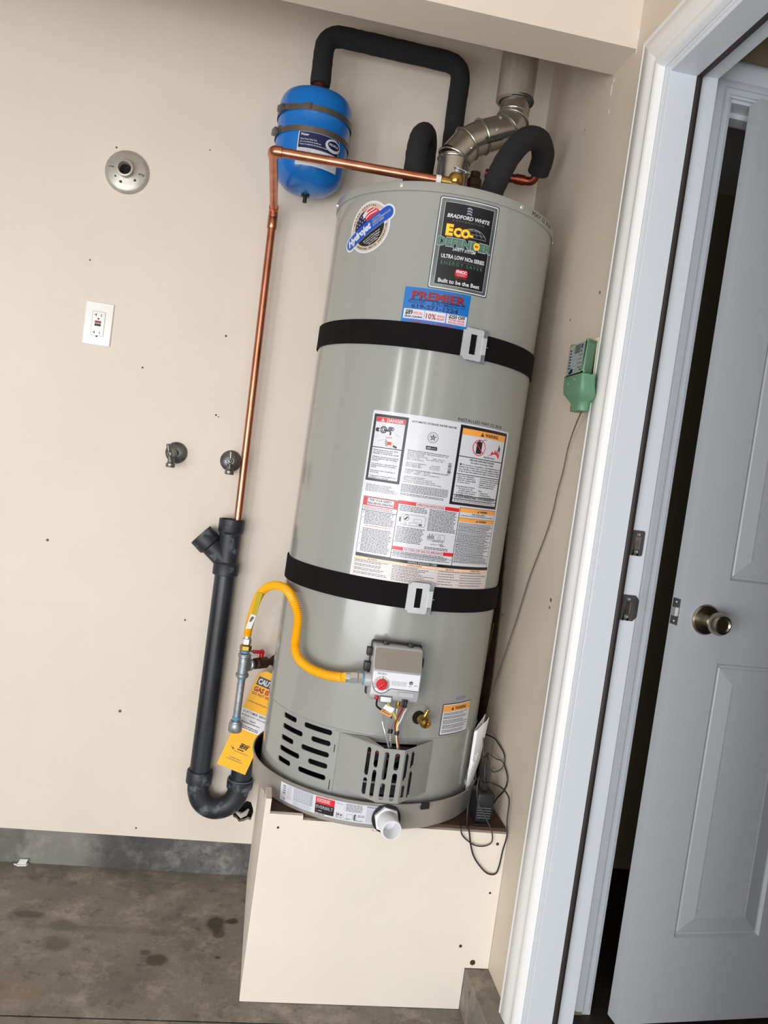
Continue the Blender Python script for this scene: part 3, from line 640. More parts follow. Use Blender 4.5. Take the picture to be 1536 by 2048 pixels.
# burner plate, tubes and red leads visible through the cover's slots
mb = MB(); sheet(mb, [-.075, .075], [stad_v(x, .008, z-.008, z+.008) for x in (-.02, .004, .03) for z in (.115, .145)], .06, .19, lambda x, z, d: (x+.004, -.262-.2*0+d, z), 0, lip=.006); bp_ = mb.build('burner_plate', 'dark_metal', wh, smooth=0)
mb = MB()
for x, z, a in ((-.04, .18, .01), (-.012, .176, -.012), (.018, .174, .010)): mb.tube(smooth_path([(x-.02, -.277, z+.008), (x, -.282, z-.004), (x+.018, -.278, z+a)]), .0022, 6)
mb.build('inner_leads', 'wire_red', wh)
mb = MB(); mb.tube([(-.0045, -.284, .10), (-.0045, -.284, .18)], .006, 10); mb.tube([(-.06, -.276, .105), (.06, -.276, .105)], .003, 8); mb.build('burner_tube', 'galv_dull', wh)
# folded burner cover: three creased faces with vertical slots
CA, CB, CC, CD = Vector((-.1087, -.2548, 0)), Vector((-.0185, -.3335, 0)), Vector((.0310, -.3330, 0)), Vector((.1118, -.2540, 0))
ZC0, ZC1 = 0.083, 0.2075
def face(a, b):
    e = (b-a).normalized(); nn = Vector((e.y, -e.x, 0))
    return (b-a).length, lambda x, z, d: tuple(a+e*x-nn*d+Vector((0, 0, z)))
cv = MB()
L1, f1 = face(CA, CB); L2, f2 = face(CB, CC); L3, f3 = face(CC, CD)
S = lambda x, w, a, b: stad_v(x, w, a, b)
sheet(cv, [0, L1], [S(.083, .0052, .134, .199), S(.0835, .0052, .0895, .1285), S(.1043, .0052, .1585, .1975), S(.1050, .0052, .089, .153)], ZC0, ZC1, f1, 0, lip=.0025)
sheet(cv, [0, L2], [S(.0095, .0056, .135, .1995), S(.0100, .0056, .089, .128), S(.0340, .0056, .159, .1985), S(.0340, .0056, .088, .1525)], ZC0, ZC1, f2, 0, lip=.0025)
sheet(cv, [0, L3], [S(.0120, .0056, .133, .1985), S(.0135, .0056, .088, .126), S(.0350, .0056, .158, .1985), S(.0370, .0056, .088, .152)], ZC0, lambda x: ZC1+.002*x/L3, f3, 0, lip=.0025)
# turned top flange on the left, and the flat strip where the cover meets the skirt
cv.prism([CA+Vector((0, .002, ZC1)), CB+Vector((0, .0015, ZC1)), Vector((-.050, -.276, ZC1+.002))], (0, 0, .0012))
sheet(cv, [-.128, -.1135], [], .048, .2085, lambda x, z, d: on_cyl(x, z, .0008), 0)
cv.build('burner_cover', 'heater_paint', wh, smooth=0, fix=False)
for z0, z1 in ((.158, .176), (.068, .092)): mb = MB(); sheet(mb, [-.1225, -.1207], [], z0, z1, lambda x, z, d: on_cyl(x, z, .0014), 0); mb.build('cover_slit', 'dark_void', wh, smooth=0)
# ---- labels
def LP(**k): return Print(on_cyl, **k)
P = LP()   # warranty style front badge
P.rect(-65, 1243.5, 75, 1449, 'frame_dark', 0, r=5); P.rect(-63, 1245.5, 73, 1447, 'label_white', 1, r=4.5); P.rect(-60.5, 1248, 70.5, 1444.5, 'frame_silver', 2, r=3); P.rect(-52.5, 1253.5, 63.5, 1438, 'ink_light', 3); P.rect(-51, 1255, 62, 1436.5, 'ink_black', 4)
for i, c in enumerate(('ink_light', 'ink_navy', 'ink_light', 'ink_navy', 'ink_light')): P.poly([(-1.5+i*.2, 1430-i*2.9), (4.5, 1431.8-i*2.9), (10.5+i*.1, 1428.8-i*2.9), (10.5, 1426.2-i*2.9), (4.5, 1428.6-i*2.9), (-1.3, 1427.2-i*2.9)], c, 5)
P.text('BRADFORD WHITE', 5.5, 1403.8, 8.2, 'label_white', 5, w=99, align='c', bold=.03, shear=.15); P.text('CORPORATION', 5.5, 1396.5, 3.6, 'ink_grey', 5, w=74, align='c', space=1.6)
gx, gz = 20, 1362
for e in (1, .68, .3): P.ring(gx, gz, 24.4, 25.2, 'ink_light', 5, n=24, a0=18, a1=162, e=e*1.32)
for h in (0, 8, 16): w_ = 33*math.sqrt(1-(h+5)**2/25.2**2); P.rect(gx-w_, gz+h+5, gx+w_, gz+h+5.7, 'ink_light', 5)
P.text('E', -42, 1364.5, 23.5, 'ink_dark_red', 6, w=17, bold=.09); P.text('E', -42.6, 1365.3, 22.5, 'ink_yellow', 7, w=16.5, bold=.06)
P.text('CO-', -24.5, 1363.8, 18.5, 'ink_dark_red', 6, w=46, bold=.09); P.text('CO-', -25, 1364.6, 17.5, 'ink_yellow', 7, w=45.5, bold=.06)
P.text('DEFENDER', 5.2, 1340.6, 18.5, 'ink_light', 6, w=126, align='c', bold=.075); P.text('DEFENDER', 5.2, 1341.4, 17, 'ink_green', 7, w=124.5, align='c', bold=.04)
P.disc(32, 1350, 8.5, 'ink_yellow', 8, rx=7.5); P.disc(32, 1350, 5, 'ink_orange', 9, rx=4); P.text('BW', 32, 1348.4, 3.2, 'ink_black', 10, align='c', bold=.04)
P.text('SAFETY SYSTEM', 5.5, 1332.5, 6.2, 'label_white', 5, w=54, align='c', shear=.3, bold=.02)
P.text('ULTRA LOW NOx SERIES', 5.8, 1314, 8.4, 'label_white', 5, w=101, align='c', bold=.03); P.rect(-45, 1309.4, 57, 1310.1, 'ink_grey', 5)
P.text('ENERGY SAVER', 5.8, 1299, 8.2, 'ink_green', 5, w=98, align='c', bold=.0, space=1.3)
P.rect(-8, 1277, 21, 1293, 'ink_red', 5, r=4); P.text('PHCC', 6.5, 1285, 6, 'label_white', 6, w=24, align='c', bold=.06); P.text('AUXILIARY', 6.5, 1279.5, 3.2, 'ink_light', 6, w=20, align='c'); P.rect(-7, 1273.5, 21, 1274.5, 'ink_dark_red', 5)
P.text('Built to be the Best', 4.8, 1259.4, 8.6, 'label_white', 5, w=97, align='c', bold=.025)
o = P.build('brand_badge', wh, label='black badge in a silver frame with white, yellow and green lettering')
# round badge with tilted pill
P = LP(ox=-234.5, oz=1376, rot=math.radians(31.8), seg=6)
def capsule(x0, x1, r, m, l): P.rect(x0, -r, x1, r, m, l, r=r*0.999)
P.disc(0, 0, 60.5, 'label_white', 0, n=40); capsule(-84, 78, 19.5, 'label_white', 0)
P.disc(0, 0, 55.5, 'ink_tan', 1, n=40)
P.cols([-44*math.cos(math.pi*k/24) for k in range(25)], lambda x: -math.sqrt(max(0, 44.5**2-x*x)), lambda x: min(-17, -math.sqrt(max(0, 44.5**2-x*x))+80), 'ink_black', 2) if False else None
P.cols([41*-math.cos(math.pi*k/20) for k in range(21)], lambda x: -max(15.5, math.sqrt(max(0, 44.5**2-x*x))), lambda x: -15.5, 'ink_black', 2)
P.cols([41*-math.cos(math.pi*k/20) for k in range(11)], lambda x: 15.5, lambda x: max(15.5, math.sqrt(max(0, 44.5**2-x*x))), 'ink_navy', 2)
P.cols([41*-math.cos(math.pi*k/20) for k in range(10, 21)], lambda x: 15.5, lambda x: max(15.5, math.sqrt(max(0, 44.5**2-x*x))), 'ink_red', 2)
for i in range(3): P.cols([0, 12, 24, 36-i*4], lambda x, i=i: 22+i*7.2+2*math.sin(x/8), lambda x, i=i: 25+i*7.2+2*math.sin(x/8), 'label_white', 3)
for x, z in [(-31, 22), (-22, 22), (-12, 22), (-27, 29), (-17, 29), (-7, 29), (-21, 36), (-11, 36), (-4, 22), (-4, 38)]:
    P.poly([(x+(2.1 if k % 2 == 0 else .9)*math.sin(k*math.pi/5), z+(2.1 if k % 2 == 0 else .9)*math.cos(k*math.pi/5)) for k in range(10)][::-1], 'label_white', 3)
P.poly([(-4, 27), (6, 30), (10, 38), (2, 40), (-6, 36)], 'label_white', 3)
capsule(-79, 73.5, 15, 'ink_blue', 4)
P.text('Hydrojet', -72, -6.2, 16, 'label_white', 5, w=80, bold=.055, shear=.18)
for i, t in enumerate(('TOTAL', 'PERFORMANCE', 'SYSTEM')): P.text(t, 15+i*-1.5, 5-i*6.4, 4.6, 'ink_light', 5, w=(26, 54, 34)[i], shear=.2)
for i, t in enumerate(('Increased First Hour', 'Delivery and Ratings', 'Lower Operating Costs', 'More Hot Water')): P.text(t, 0, -25-i*5.2, 3, 'label_white', 3, w=(52, 48, 40, 28)[i], align='c', res=1)
def ring_text(P, t, r, a0, a1, h, m, l):
    n = len(t)
    for i, ch in enumerate(t):
        if ch == ' ': continue
        a = math.radians(a0+(a1-a0)*(i+.5)/n); up = -1 if a1 > a0 else 1
        P.text(ch, r*math.cos(a), r*math.sin(a), h, m, l, align='c', rot=a+(math.pi/2 if a1 > a0 else -math.pi/2), bold=.02, res=1)
ring_text(P, 'WATER HEATING', 48.5, 140, 40, 4.2, 'ink_black', 3); ring_text(P, 'BRADFORD WHITE CORPORATION', 52.5, 205, 335, 4.2, 'ink_black', 3)
P.text('AN EXCLUSIVE WITH', 6, 22.2-1.0, 2.6, 'label_white', 6, align='c', res=1) if False else None
P.build('round_badge', wh, label='round stars and stripes badge crossed by a tilted blue pill')
# contractor sticker
P = LP(); q = 'sticker_blue'
P.rect(-114, 1146, 37.5, 1241, q, 0)
P.text('PREMIER', -35, 1216.4, 17.5, 'ink_dark_red', 2, w=124, align='c', bold=.02); P.text('PREMIER', -34.2, 1215.6, 17.5, 'ink_navy', 1, w=124, align='c', bold=.04); P.rect(-99, 1213.2, 28, 1214.8, 'ink_navy', 2)
P.text('ROOTER', -102, 1205.8, 7, 'ink_navy', 1, w=38); P.text('& PLUMBING', -49, 1205.8, 7, 'ink_navy', 1, w=62); P.rect(14, 1208.5, 30, 1209.4, 'ink_navy', 1)
P.text('619-271-1224', -41, 1195.4, 8.6, 'ink_navy', 1, w=107, align='c', bold=.035)
for x0, a, b, c, d in ((-110, '$89', 'SPECIAL', 'DRAIN CLEANING', ''), (-61.5, '10%', 'SENIOR', 'DISCOUNT', ''), (-12, '$250 OFF', '', 'WATER HEATER', 'INSTALLATION')):
    w = 47.5; P.rect(x0, 1170, x0+w, 1193, 'label_white', 1)
    for k in range(12): P.disc(x0+w*(k+.5)/12, 1170, 1.2, q, 2, n=6); P.disc(x0+w*(k+.5)/12, 1193, 1.2, q, 2, n=6)
    if d: P.text(a, x0+w/2, 1183.6, 7.6, 'ink_black', 3, w=38, align='c', bold=.03); P.text(c, x0+w/2, 1178.2, 3.4, 'ink_red', 3, w=38, align='c'); P.text(d, x0+w/2, 1172.6, 3.6, 'ink_red', 3, w=38, align='c')
    elif x0 < -100: P.text(a, x0+4, 1180, 10, 'ink_black', 3, w=17, bold=.03); P.text(b, x0+22.5, 1181, 6, 'ink_red', 3, w=22); P.text(c, x0+w/2, 1173.6, 3.8, 'ink_black', 3, w=40, align='c', bold=.04)
    else: P.text(a, x0+3, 1174.5, 12, 'ink_dark_red', 3, w=23, bold=.02); P.text(b, x0+28, 1181, 5, 'ink_red', 3, w=17); P.text(c, x0+28, 1174.5, 4.4, 'ink_red', 3, w=17)
P.text('COMMERCIAL & RESIDENTIAL', -41, 1160.6, 6, 'ink_dark_red', 1, w=108, align='c', bold=.02)
P.build('contractor_sticker', wh, label='blue plumber sticker with a phone number and three coupons')
# big rating and instruction label
P = LP(); B = 'ink_black'; G_ = 'ink_grey'
P.rect(-147, 571, 219, 957, 'label_white', 0, r=4)
P.rect(-142.5, 796, -62, 949, B, 1); P.rect(-136.5, 802, -68, 942.5, 'label_white', 2)
P.rect(-136, 931.5, -68.5, 942, 'ink_red', 3); P.text('DANGER', -100, 933.3, 6.9, 'label_white', 4, w=40, align='c' if False else 'l', bold=.03) if False else P.text('DANGER', -111, 933.4, 6.8, 'label_white', 4, w=39, bold=.03)
P.poly([(-125, 933), (-116.5, 933), (-120.7, 941)], 'label_white', 4); P.rect(-121.1, 935.2, -120.3, 938.6, 'ink_red', 5); P.rect(-121.1, 933.8, -120.3, 934.5, 'ink_red', 5)
P.rect(-135, 909, -124, 918, B, 3, r=3.5); P.disc(-125, 913.5, 3.2, 'label_white', 4, rx=2); P.ring(-116, 914.5, 5.5, 8.3, B, 3); P.ring(-116, 914.5, 2.6, 4.4, B, 3); P.rect(-115, 911.5, -99, 916, B, 3); P.rect(-106, 914, -95, 923, G_, 3, r=3); P.ring(-96, 918, 3, 4.5, B, 3); P.rect(-101, 904, -97, 912, B, 3)
P.text('HOT', -101, 895.5, 4.6, 'ink_red', 3, w=14, align='c'); P.line(-135, 897, -108, 902, .5, G_, 3); P.line(-126, 887, -112, 893, .5, G_, 3); P.line(-88, 908, -76, 903, .5, G_, 3)
P.disc(-97, 884, 6.5, 'ink_peach', 3, rx=9); P.disc(-98, 885, 4, 'ink_red', 4, rx=5)
for k in range(4): P.line(-100-k*.6, 886-k*2.2, -109-k*1.0+k*k*.5, 893-k*4.6, 1.6, B, 4)
P.line(-95, 883, -80, 877.5, 4.5, B, 3)
P.rect(-136.5, 872.7, -68, 874.6, B, 3)
para = ['Water temperature over 125\u00b0F', 'can cause severe burns', 'instantly or death from scalds.', '', 'Children, disabled and elderly', 'are at highest risk of being', 'scalded.', '', 'See instruction manual before', 'setting temperature at water', 'heater.', '', 'Feel water before bathing or', 'showering.', '', 'Temperature limiting valves are', 'available, see manual.']
for i, t in enumerate(para):
    if t: P.text(t, -134, 866.4-i*3.95, 2.75, B, 3, w=min(62, len(t)*2.1), res=1)
P.greek(-139, -66, 788, 770, 2.9, G_, 1, fill=.42, ragged=.3)
P.text('AUTOMATIC STORAGE WATER HEATER', -1.5, 940.5, 4.2, B, 1, w=106, align='c', res=2)
P.ring(-1.5, 912.7, 11.3, 12.2, B, 1); P.ring(-1.5, 912.7, 8.0, 8.5, G_, 1)
P.poly([(-1.5+(8 if k % 2 == 0 else 3.3)*math.sin(k*math.pi/5), 912.7+(8 if k % 2 == 0 else 3.3)*math.cos(k*math.pi/5)) for k in range(10)][::-1], B, 2); P.disc(-1.5, 912.5, 2.6, 'ink_light', 3)
ring_text(P, 'DESIGN', 9.2, 125, 55, 2.0, B, 2); ring_text(P, 'CERTIFIED', 10.8, 225, 315, 2.0, B, 2)
P.rect(-14.5, 884.2, 11.8, 892.5, B, 1, r=1.5); P.text('AHRI', -12.5, 886.5, 3.6, 'label_white', 2, w=9, bold=.03); P.text('CERTIFIED', -2.5, 886.8, 2.2, 'ink_light', 2, w=12.5)
rows = ['BRADFORD WHITE CORPORATION www.bradfordwhite.com', '200 LAFAYETTE STREET  MIDDLEVILLE MI 49333  USA', 'Model No. URG250T6N', 'Serial No. PE41272718          ANS  Z21.10.1', 'Cap. 50 US Gal            Type NATURAL GAS', 'Input  40,000 BTU/hr', '', 'Gas Pressure Manifold         4.0 in.WC', '  Inlet Supply Max           10.5 in.WC', '  Inlet Supply Min            5.0 in.WC', '', 'CLOSEST INSTALLATION REQUIRED CLEARANCES IN INCHES', '  0 FRONT    0 LEFT    12 TOP', '  0 BACK     0 RIGHT    2 VENT CONNECTOR', '', 'CATEGORY I NATURAL DRAFT', 'MAX HOT WATER OUTPUT 8.1 GALLONS', 'Pressure Test 300psi. Working 150psi', 'Insured by Underwriters Laboratories listing']
for i, t in enumerate(rows):
    if t: P.text(t, -54, 875.6-i*3.95, 2.5, B if i in (0, 11) else 'ink_grey', 1, w=len(t)*2.02, res=1)
for i in range(13): P.rect(44, 834+i*2.1, 52, 834+i*2.1+random.choice([.6, 1.1, 1.6]), B, 1)
P.greek(-57, 55, 799.5, 781, 2.7, G_, 1, fill=.55, ragged=.02, wmin=3, wmax=7); P.greek(-57, 55, 778.5, 774, 2.9, B, 1, fill=.42, ragged=.1)
P.rect(60.3, 769, 211, 953, B, 1); P.rect(66.8, 775.5, 204.5, 946, 'label_white', 2); P.rect(67, 931.5, 204.3, 945.8, 'ink_orange', 3)
P.text('WARNING', 131, 934.6, 7.6, B, 4, w=44, bold=.03); P.poly([(117, 934), (127.5, 934), (122.2, 943.5)], B, 4); P.rect(121.8, 936.4, 122.6, 940.4, 'ink_orange', 5)
P.ring(118, 907, 17, 19, 'ink_red', 5); P.rect(110, 893, 126, 921, B, 3, r=2); P.line(105, 919, 131, 895, 2, 'ink_red', 6); P.rect(115, 920, 119, 924, B, 3); P.ring(134, 919, 8.2, 9.4, B, 3, a0=60, a1=190)
P.poly([(145, 891), (190, 891), (188, 905), (183, 899), (181, 913), (176, 902), (172, 910), (168, 900), (161, 905), (157, 896)], 'ink_red', 3); P.disc(186, 912, 5.5, B, 4, rx=3.4); P.line(184, 921, 188, 905, 2.4, B, 4)
P.text('Flammable Vapors', 136, 886.2, 3.8, B, 3, w=38, res=1)
P.rect(66.8, 880.6, 204.5, 882.4, B, 3)
P.text('FIRE AND EXPLOSION HAZARD', 136, 874, 4.4, B, 3, w=78, align='c', bold=.03); P.text('Can result in serious injury or death', 136, 868.3, 3.7, B, 3, w=74, align='c', res=1)
for i, t in enumerate(['      Do not store or use gasoline or other flammable vapors and', 'liquids in the vicinity of this or any other appliance. Storage or', 'use of gasoline or other flammable vapors or liquids in the vicinity', 'of this or any other appliance can result in serious injury or death.']): P.text(t.strip() if i else t.strip(), 80 if i == 0 else 71, 861.6-i*5.2, 3.4, B, 3, w=122 if i == 0 else 131, res=1)
P.poly([(71, 861.5), (78, 861.5), (74.5, 867)], B, 3)
P.rect(68, 840, 204, 841.6, B, 3)
for i, t in enumerate(['Vapors from flammable', 'liquids can explode and', 'catch fire causing death', 'or severe burns.', '', 'Keep flammable products:', '  1. far away from any', '     possible ignition source', '  2. in approved containers', '  3. tightly closed and', '  4. out of children\'s reach.']):
    if t: P.text(t.strip(), 71+(len(t)-len(t.strip()))*1.6, 835-i*4.75, 3.1, B, 3, w=len(t.strip())*2.15, res=1)
for i, t in enumerate(['Do not use or store flammable products', 'such as gasoline, solvents or adhesives', 'in the same room or area near the', 'appliance, or any other spark or', 'any potential ignition source.', '', 'Vapors:', '  1. cannot be seen', '  2. are heavier than air', '  3. go a long way on the floor and', '  4. can be ignited from pilot source']):
    if t: P.text(t.strip(), 135+(len(t)-len(t.strip()))*1.6, 835-i*4.75, 3.1, B, 3, w=len(t.strip())*1.78, res=1)
P.rect(67, 786.4, 204, 787.8, B, 3) if False else None
P.rect(67, 791.5, 204.3, 793, B, 3); P.rect(67, 781, 204.3, 782.3, B, 3) if False else P.rect(67, 783, 204.3, 784.4, B, 3)
P.greek(70, 200, 791, 785, 3.2, B, 3, fill=.4, ragged=.25); P.greek(70, 200, 782.4, 776.4, 3.2, B, 3, fill=.4, ragged=.25)
# lower half
P.rect(-140, 627, -57, 759.5, B, 1); P.rect(-138.8, 628.5, -58.2, 758.3, 'label_white', 2)
P.rect(-138.6, 738.5, -58.4, 758, 'ink_red', 3); P.rect(-129, 741, -67.5, 756.2, 'label_white', 4); P.text('FOR YOUR SAFETY', -98, 750, 4.6, B, 5, w=52, align='c'); P.text('READ BEFORE OPERATING', -98, 743, 4.6, B, 5, w=59, align='c')
P.greek(-136.5, -61, 736.5, 729.5, 2.7, 'ink_dark_red', 3, fill=.4); P.rect(-138.8, 726.4, -58.2, 727.9, B, 3)
P.greek(-131, -61, 724.5, 697, 3.25, B, 3, fill=.46); P.greek(-128, -66, 693.5, 690, 3.2, 'ink_red', 3, fill=.4); P.greek(-131, -61, 687, 631, 3.25, B, 3, fill=.46)
for z in (723, 711, 676, 651): P.rect(-136, z-1.4, -133.5, z, B, 3)
P.rect(-56.5, 753, 89, 761.5, 'ink_red', 1); P.rect(-17, 753.8, 52, 760.8, 'label_white', 2); P.text('OPERATING INSTRUCTIONS', 17.5, 755, 4.3, 'ink_dark_red', 3, w=65, align='c', bold=.02)
P.greek(-53, 12, 750.5, 738, 3.4, B, 1, fill=.44); P.greek(16, 88, 750.5, 700, 3.35, B, 1, fill=.44)
P.rect(-47, 707, 10, 732, B, 1, r=4); P.rect(-46.3, 707.7, 9.3, 731.3, 'label_white', 2, r=3.6); P.rect(-51, 714, -47, 724, G_, 1); P.ring(-35, 724, 6, 7, B, 3); P.poly([(-40, 720), (-34, 727), (-30, 726), (-36, 719)], B, 3); P.rect(-18, 716, 2, 724, G_, 3, r=3); P.rect(-17.4, 716.6, 1.4, 723.4, 'label_white', 4, r=2.6); P.rect(-27, 708, -9, 714, G_, 3); P.rect(-26.4, 708, -9.6, 713.4, 'label_white', 4); P.ring(-36, 711, 2.2, 2.9, B, 3); P.rect(-5, 709, 3, 714, G_, 3, r=1)
P.greek(-53, 12, 702, 667, 3.35, B, 1, fill=.44)
for k in range(5): P.rect(20+k*3.2, 683, 21.6+k*3.2, 690+((k*5) % 9), B, 1)
P.frame(36, 682, 62, 695, .7, G_, 1); P.ring(48, 688, 3, 3.8, G_, 1); P.rect(20, 680.4, 62, 681.4, G_, 1); P.greek(32, 64, 679, 675.5, 3, G_, 1, fill=.44); P.ring(57, 671, 2.4, 3.4, B, 1); P.line(48, 673, 66, 669, .9, B, 1); P.greek(30, 46, 672, 668, 3, G_, 1, fill=.44); P.greek(16, 80, 664, 657.5, 3.3, B, 1, fill=.44)
P.rect(-56.5, 648, 91, 656.2, 'ink_red', 1); P.rect(-32, 648.7, 64, 655.5, 'label_white', 2); P.text('TO TURN OFF GAS TO APPLIANCE', 16, 650, 4.2, 'ink_dark_red', 3, w=92, align='c', bold=.02)
P.greek(-54, 80, 645.5, 641, 3, B, 1, fill=.46, ragged=.2); P.rect(-56.5, 639.6, 91, 640.4, B, 1); P.greek(-54, 88, 638, 631, 3.4, B, 1, fill=.4)
P.rect(-58, 627, -56.8, 762, B, 1); P.rect(90, 627, 91.5, 765, B, 1); P.rect(210, 627, 211, 765, B, 1)
P.rect(91.5, 754.2, 210, 763.4, 'ink_orange', 1); P.text('WARNING', 152, 756.3, 4.6, B, 2, w=27, bold=.03); P.poly([(144, 756), (149.6, 756), (146.8, 761.2)], B, 2); P.rect(90, 764, 211, 765, B, 1)
P.text('FOR YOUR SAFETY', 150, 749, 3.6, B, 1, w=44, align='c'); P.greek(94, 207, 747, 743.6, 3, B, 1, fill=.46)
P.rect(91.5, 731.8, 210, 740.4, 'ink_orange', 1); P.text('WARNING', 152, 733.8, 4.4, B, 2, w=27, bold=.03); P.poly([(144, 733.5), (149.6, 733.5), (146.8, 738.8)], B, 2); P.rect(91.5, 740.4, 210, 741.2, B, 1)
z = 729
for n, w in ((2, 1), (3, .7), (2, 1), (4, 1), (3, 1), (6, 1), (5, 1)):
    P.greek(94, 207, z, z-n*3.3+1.0, 3.3, B if n > 2 else 'ink_grey', 1, fill=.46, ragged=.2); z -= n*3.3+.6; P.rect(91.5, z+.1, 210, z+1.0, B, 1); z -= 1.2
P.rect(-140, 620.5, 216, 627.6, B, 1); P.text('CONTROL DIAGNOSTIC CODES', 18, 622, 4.2, 'label_white', 2, w=70, align='c', bold=.01)
def table(x0, x1, xm, rows):
    P.rect(x0, 577, x1, 619.5, 'ink_orange', 1); zz = 614
    P.rect(x0+.8, 614.6, x1-.8, 619, 'ink_peach', 2)
    h = (614-577.6)/rows
    for r_ in range(rows):
        for a, b in ((x0+.8, (xm or x1)-.6), ((xm or x1)+.4, x1-.8)):
            if b > a: P.rect(a, 577.8+r_*h, b, 577.8+(r_+1)*h-.9, 'label_white' if xm is None or True else 'ink_peach', 2); P.greek(a+1.5, b-1, 577.8+(r_+1)*h-1.8, 577.8+r_*h+.6, 3.1, 'ink_grey', 3, fill=.5, ragged=.4)
table(-141, -54.5, None, 4); table(-52.5, 53, None, 5); table(57, 213, 119, 6)
for x, t in ((-98, 'LED STATUS'), (0, 'CONTROL STATUS'), (88, 'LED STATUS'), (166, 'CONTROL STATUS')): P.text(t, x, 615.4, 2.8, B, 3, align='c', res=1)
P.build('rating_label', wh, label='large white instruction label with danger and warning panels')
# small warning label and grey serial tag low on the right
P = LP(); P.rect(129, 219, 238, 296, 'ink_navy', 0, r=4); P.rect(131, 221, 236, 294, 'label_white', 1, r=3); P.rect(131.2, 276.5, 235.8, 291.5, 'ink_orange', 2); P.text('WARNING', 171, 280, 7.6, B, 3, w=44, bold=.03); P.poly([(158, 279.5), (167, 279.5), (162.5, 288)], B, 3)
z = 273
for n in (2, 2, 3, 3, 2): P.greek(136, 231, z, z-n*3.4+1, 3.4, B, 2, fill=.4, ragged=.25); z -= n*3.4+2
P.build('warning_label', wh, label='small white warning label with an orange header')
P = LP(); P.rect(167, 301, 213, 312, 'ink_light', 0); P.greek(170, 210, 310, 303, 2.8, 'ink_grey', 1, fill=.5); P.build('serial_tag', wh)
P = LP(); P.text('INSTALLED MAY-22-2018', 51, 960.6, 7, B, 0, w=131, bold=0.0); P.build('marker_note', wh)
P = Print(lambda x, z, off: on_cyl(x, z, off+.0034)); P.text('MAY 22 2018', 171, 1461.5, 9.5, B, 0, w=100, bold=0.0); P.build('marker_date', wh)
# ---- gas control
gc = empty('gas_control', (0, 0, 0), local=True); gc.parent = wh; gc['label'] = 'silver gas control box with a red dial'
mb = MB(); x0, x1 = -.0725, .0375
prof = [(-.279, .322), (-.345, .320), (-.3545, .3245), (-.3585, .332), (-.3570, .386), (-.3545, .390), (-.3350, .4335), (-.3280, .4385), (-.279, .4385)]
mb.prism([(x0, y, z) for y, z in prof], (x1-x0, 0, 0)); mb.build('control_body', 'control_grey', gc, bevel=.006, bseg=3, smooth=50)
def on_ctl(x, z, off): return (x, -.3586-off+(z-.332)*.028, z)
def on_top(x, z, off): return (x, -.3545-off*1+(z-.390)*.448, z)
P = Print(on_top, seg=200, base=.0011); P.rect(-70.5, 390.3, 35.5, 433.5, 'control_top', 0, r=5); P.build('hood', gc)
P = Print(on_ctl, seg=200, base=.0009); P.rect(-68, 349, 34, 386.5, 'control_plate', 0); P.disc(-49.5, 358.5, 18.5, 'control_plate', 0, n=24)
P.ring(-49.5, 358.5, 18.6, 20.6, 'ink_grey', 1, a0=180, a1=318, n=20); P.line(-35, 345.6, -27.5, 351.2, 2.0, 'ink_grey', 1); P.line(-28, 351, 34, 350.2, 2.0, 'ink_grey', 1); P.line(-70, 358, -70, 364, 1.2, 'ink_grey', 1)
P.greek(-62, -40, 384, 379.5, 2.4, 'ink_grey', 1, fill=.46); P.greek(-28, 8, 368, 357, 2.5, 'ink_light', 1, fill=.46); P.disc(15.5, 367.5, 4.4, 'ink_grey', 1); P.disc(15.5, 366.5, 2.2, 'ink_light', 2); P.ring(15.5, 367.5, 1.0, 2.2, 'ink_black', 3, a0=0, a1=180, n=10); P.greek(11, 19, 360.5, 359, 2, 'ink_grey', 1, fill=.5); P.greek(23, 33, 363, 361, 2.4, 'ink_grey', 1, fill=.5)
for a in (-200, -165, -130, -95, 20, 55, 90): P.rect(-49.5+15.6*math.cos(math.radians(a+90))-1, 358.5+15.6*math.sin(math.radians(a+90))-.5, -49.5+15.6*math.cos(math.radians(a+90))+1, 358.5+15.6*math.sin(math.radians(a+90))+.5, 'ink_red' if a in (20, 55, 90) else 'ink_grey', 1)
P.rect(-10, 335, 26, 346, 'ink_light', 1, r=2); P.rect(-8.5, 336, 24.5, 345, 'control_grey', 2, r=1.8)
P.build('printed_face', gc)
mb = MB(); kc_ = Vector((-.0495, -.3578, .3585)); mb.lathe([(.0122, 0), (.0122, .0065), (.0110, .0085), (.0001, .0085)], kc_, (0, -1, 0.028), 30, False)
mb.build('dial', 'knob_red', gc, smooth=35); mb = MB(); mb.obox(kc_+Vector((0, -.0098, 0)), ((1, 0, .9), (0, 1, 0), (-.9, 0, 1)), (.0105, .0022, .0028)); mb.build('dial_grip', 'knob_red', gc, bevel=.0008)
mb = MB(); mb.box(-.0612, -.3605, .3245, -.0515, -.3568, .3330); mb.build('igniter_button', 'ink_dark_red', gc, bevel=.0008); mb = MB(); mb.box(-.0590, -.3622, .3262, -.0537, -.3606, .3312); mb.build('button_key', 'knob_red', gc, bevel=.0005)
mb = MB(); mb.box(-.0475, -.3610, .3205, -.0235, -.3570, .3315); mb.build('vent_hatch', 'control_plate', gc, bevel=.001); mb = MB(); mb.box(-.0495, -.3588, .3190, -.0215, -.3572, .3345); mb.build('hatch_frame', 'ink_grey', gc, smooth=0)
mb = MB(); mb.box(.0015, -.3645, .3135, .0065, -.3560, .3275); mb.box(.0070, -.3645, .3130, .0125, -.3560, .3270); mb.box(.0010, -.3620, .3220, .0135, -.3560, .3300); mb.build('wire_plug', 'black_plastic', gc, bevel=.0006)
mb = MB(); mb.box(-.0755, -.306, .318, .0405, -.292, .4425); mb.build('back_gasket', 'black_plastic', gc, bevel=.004)
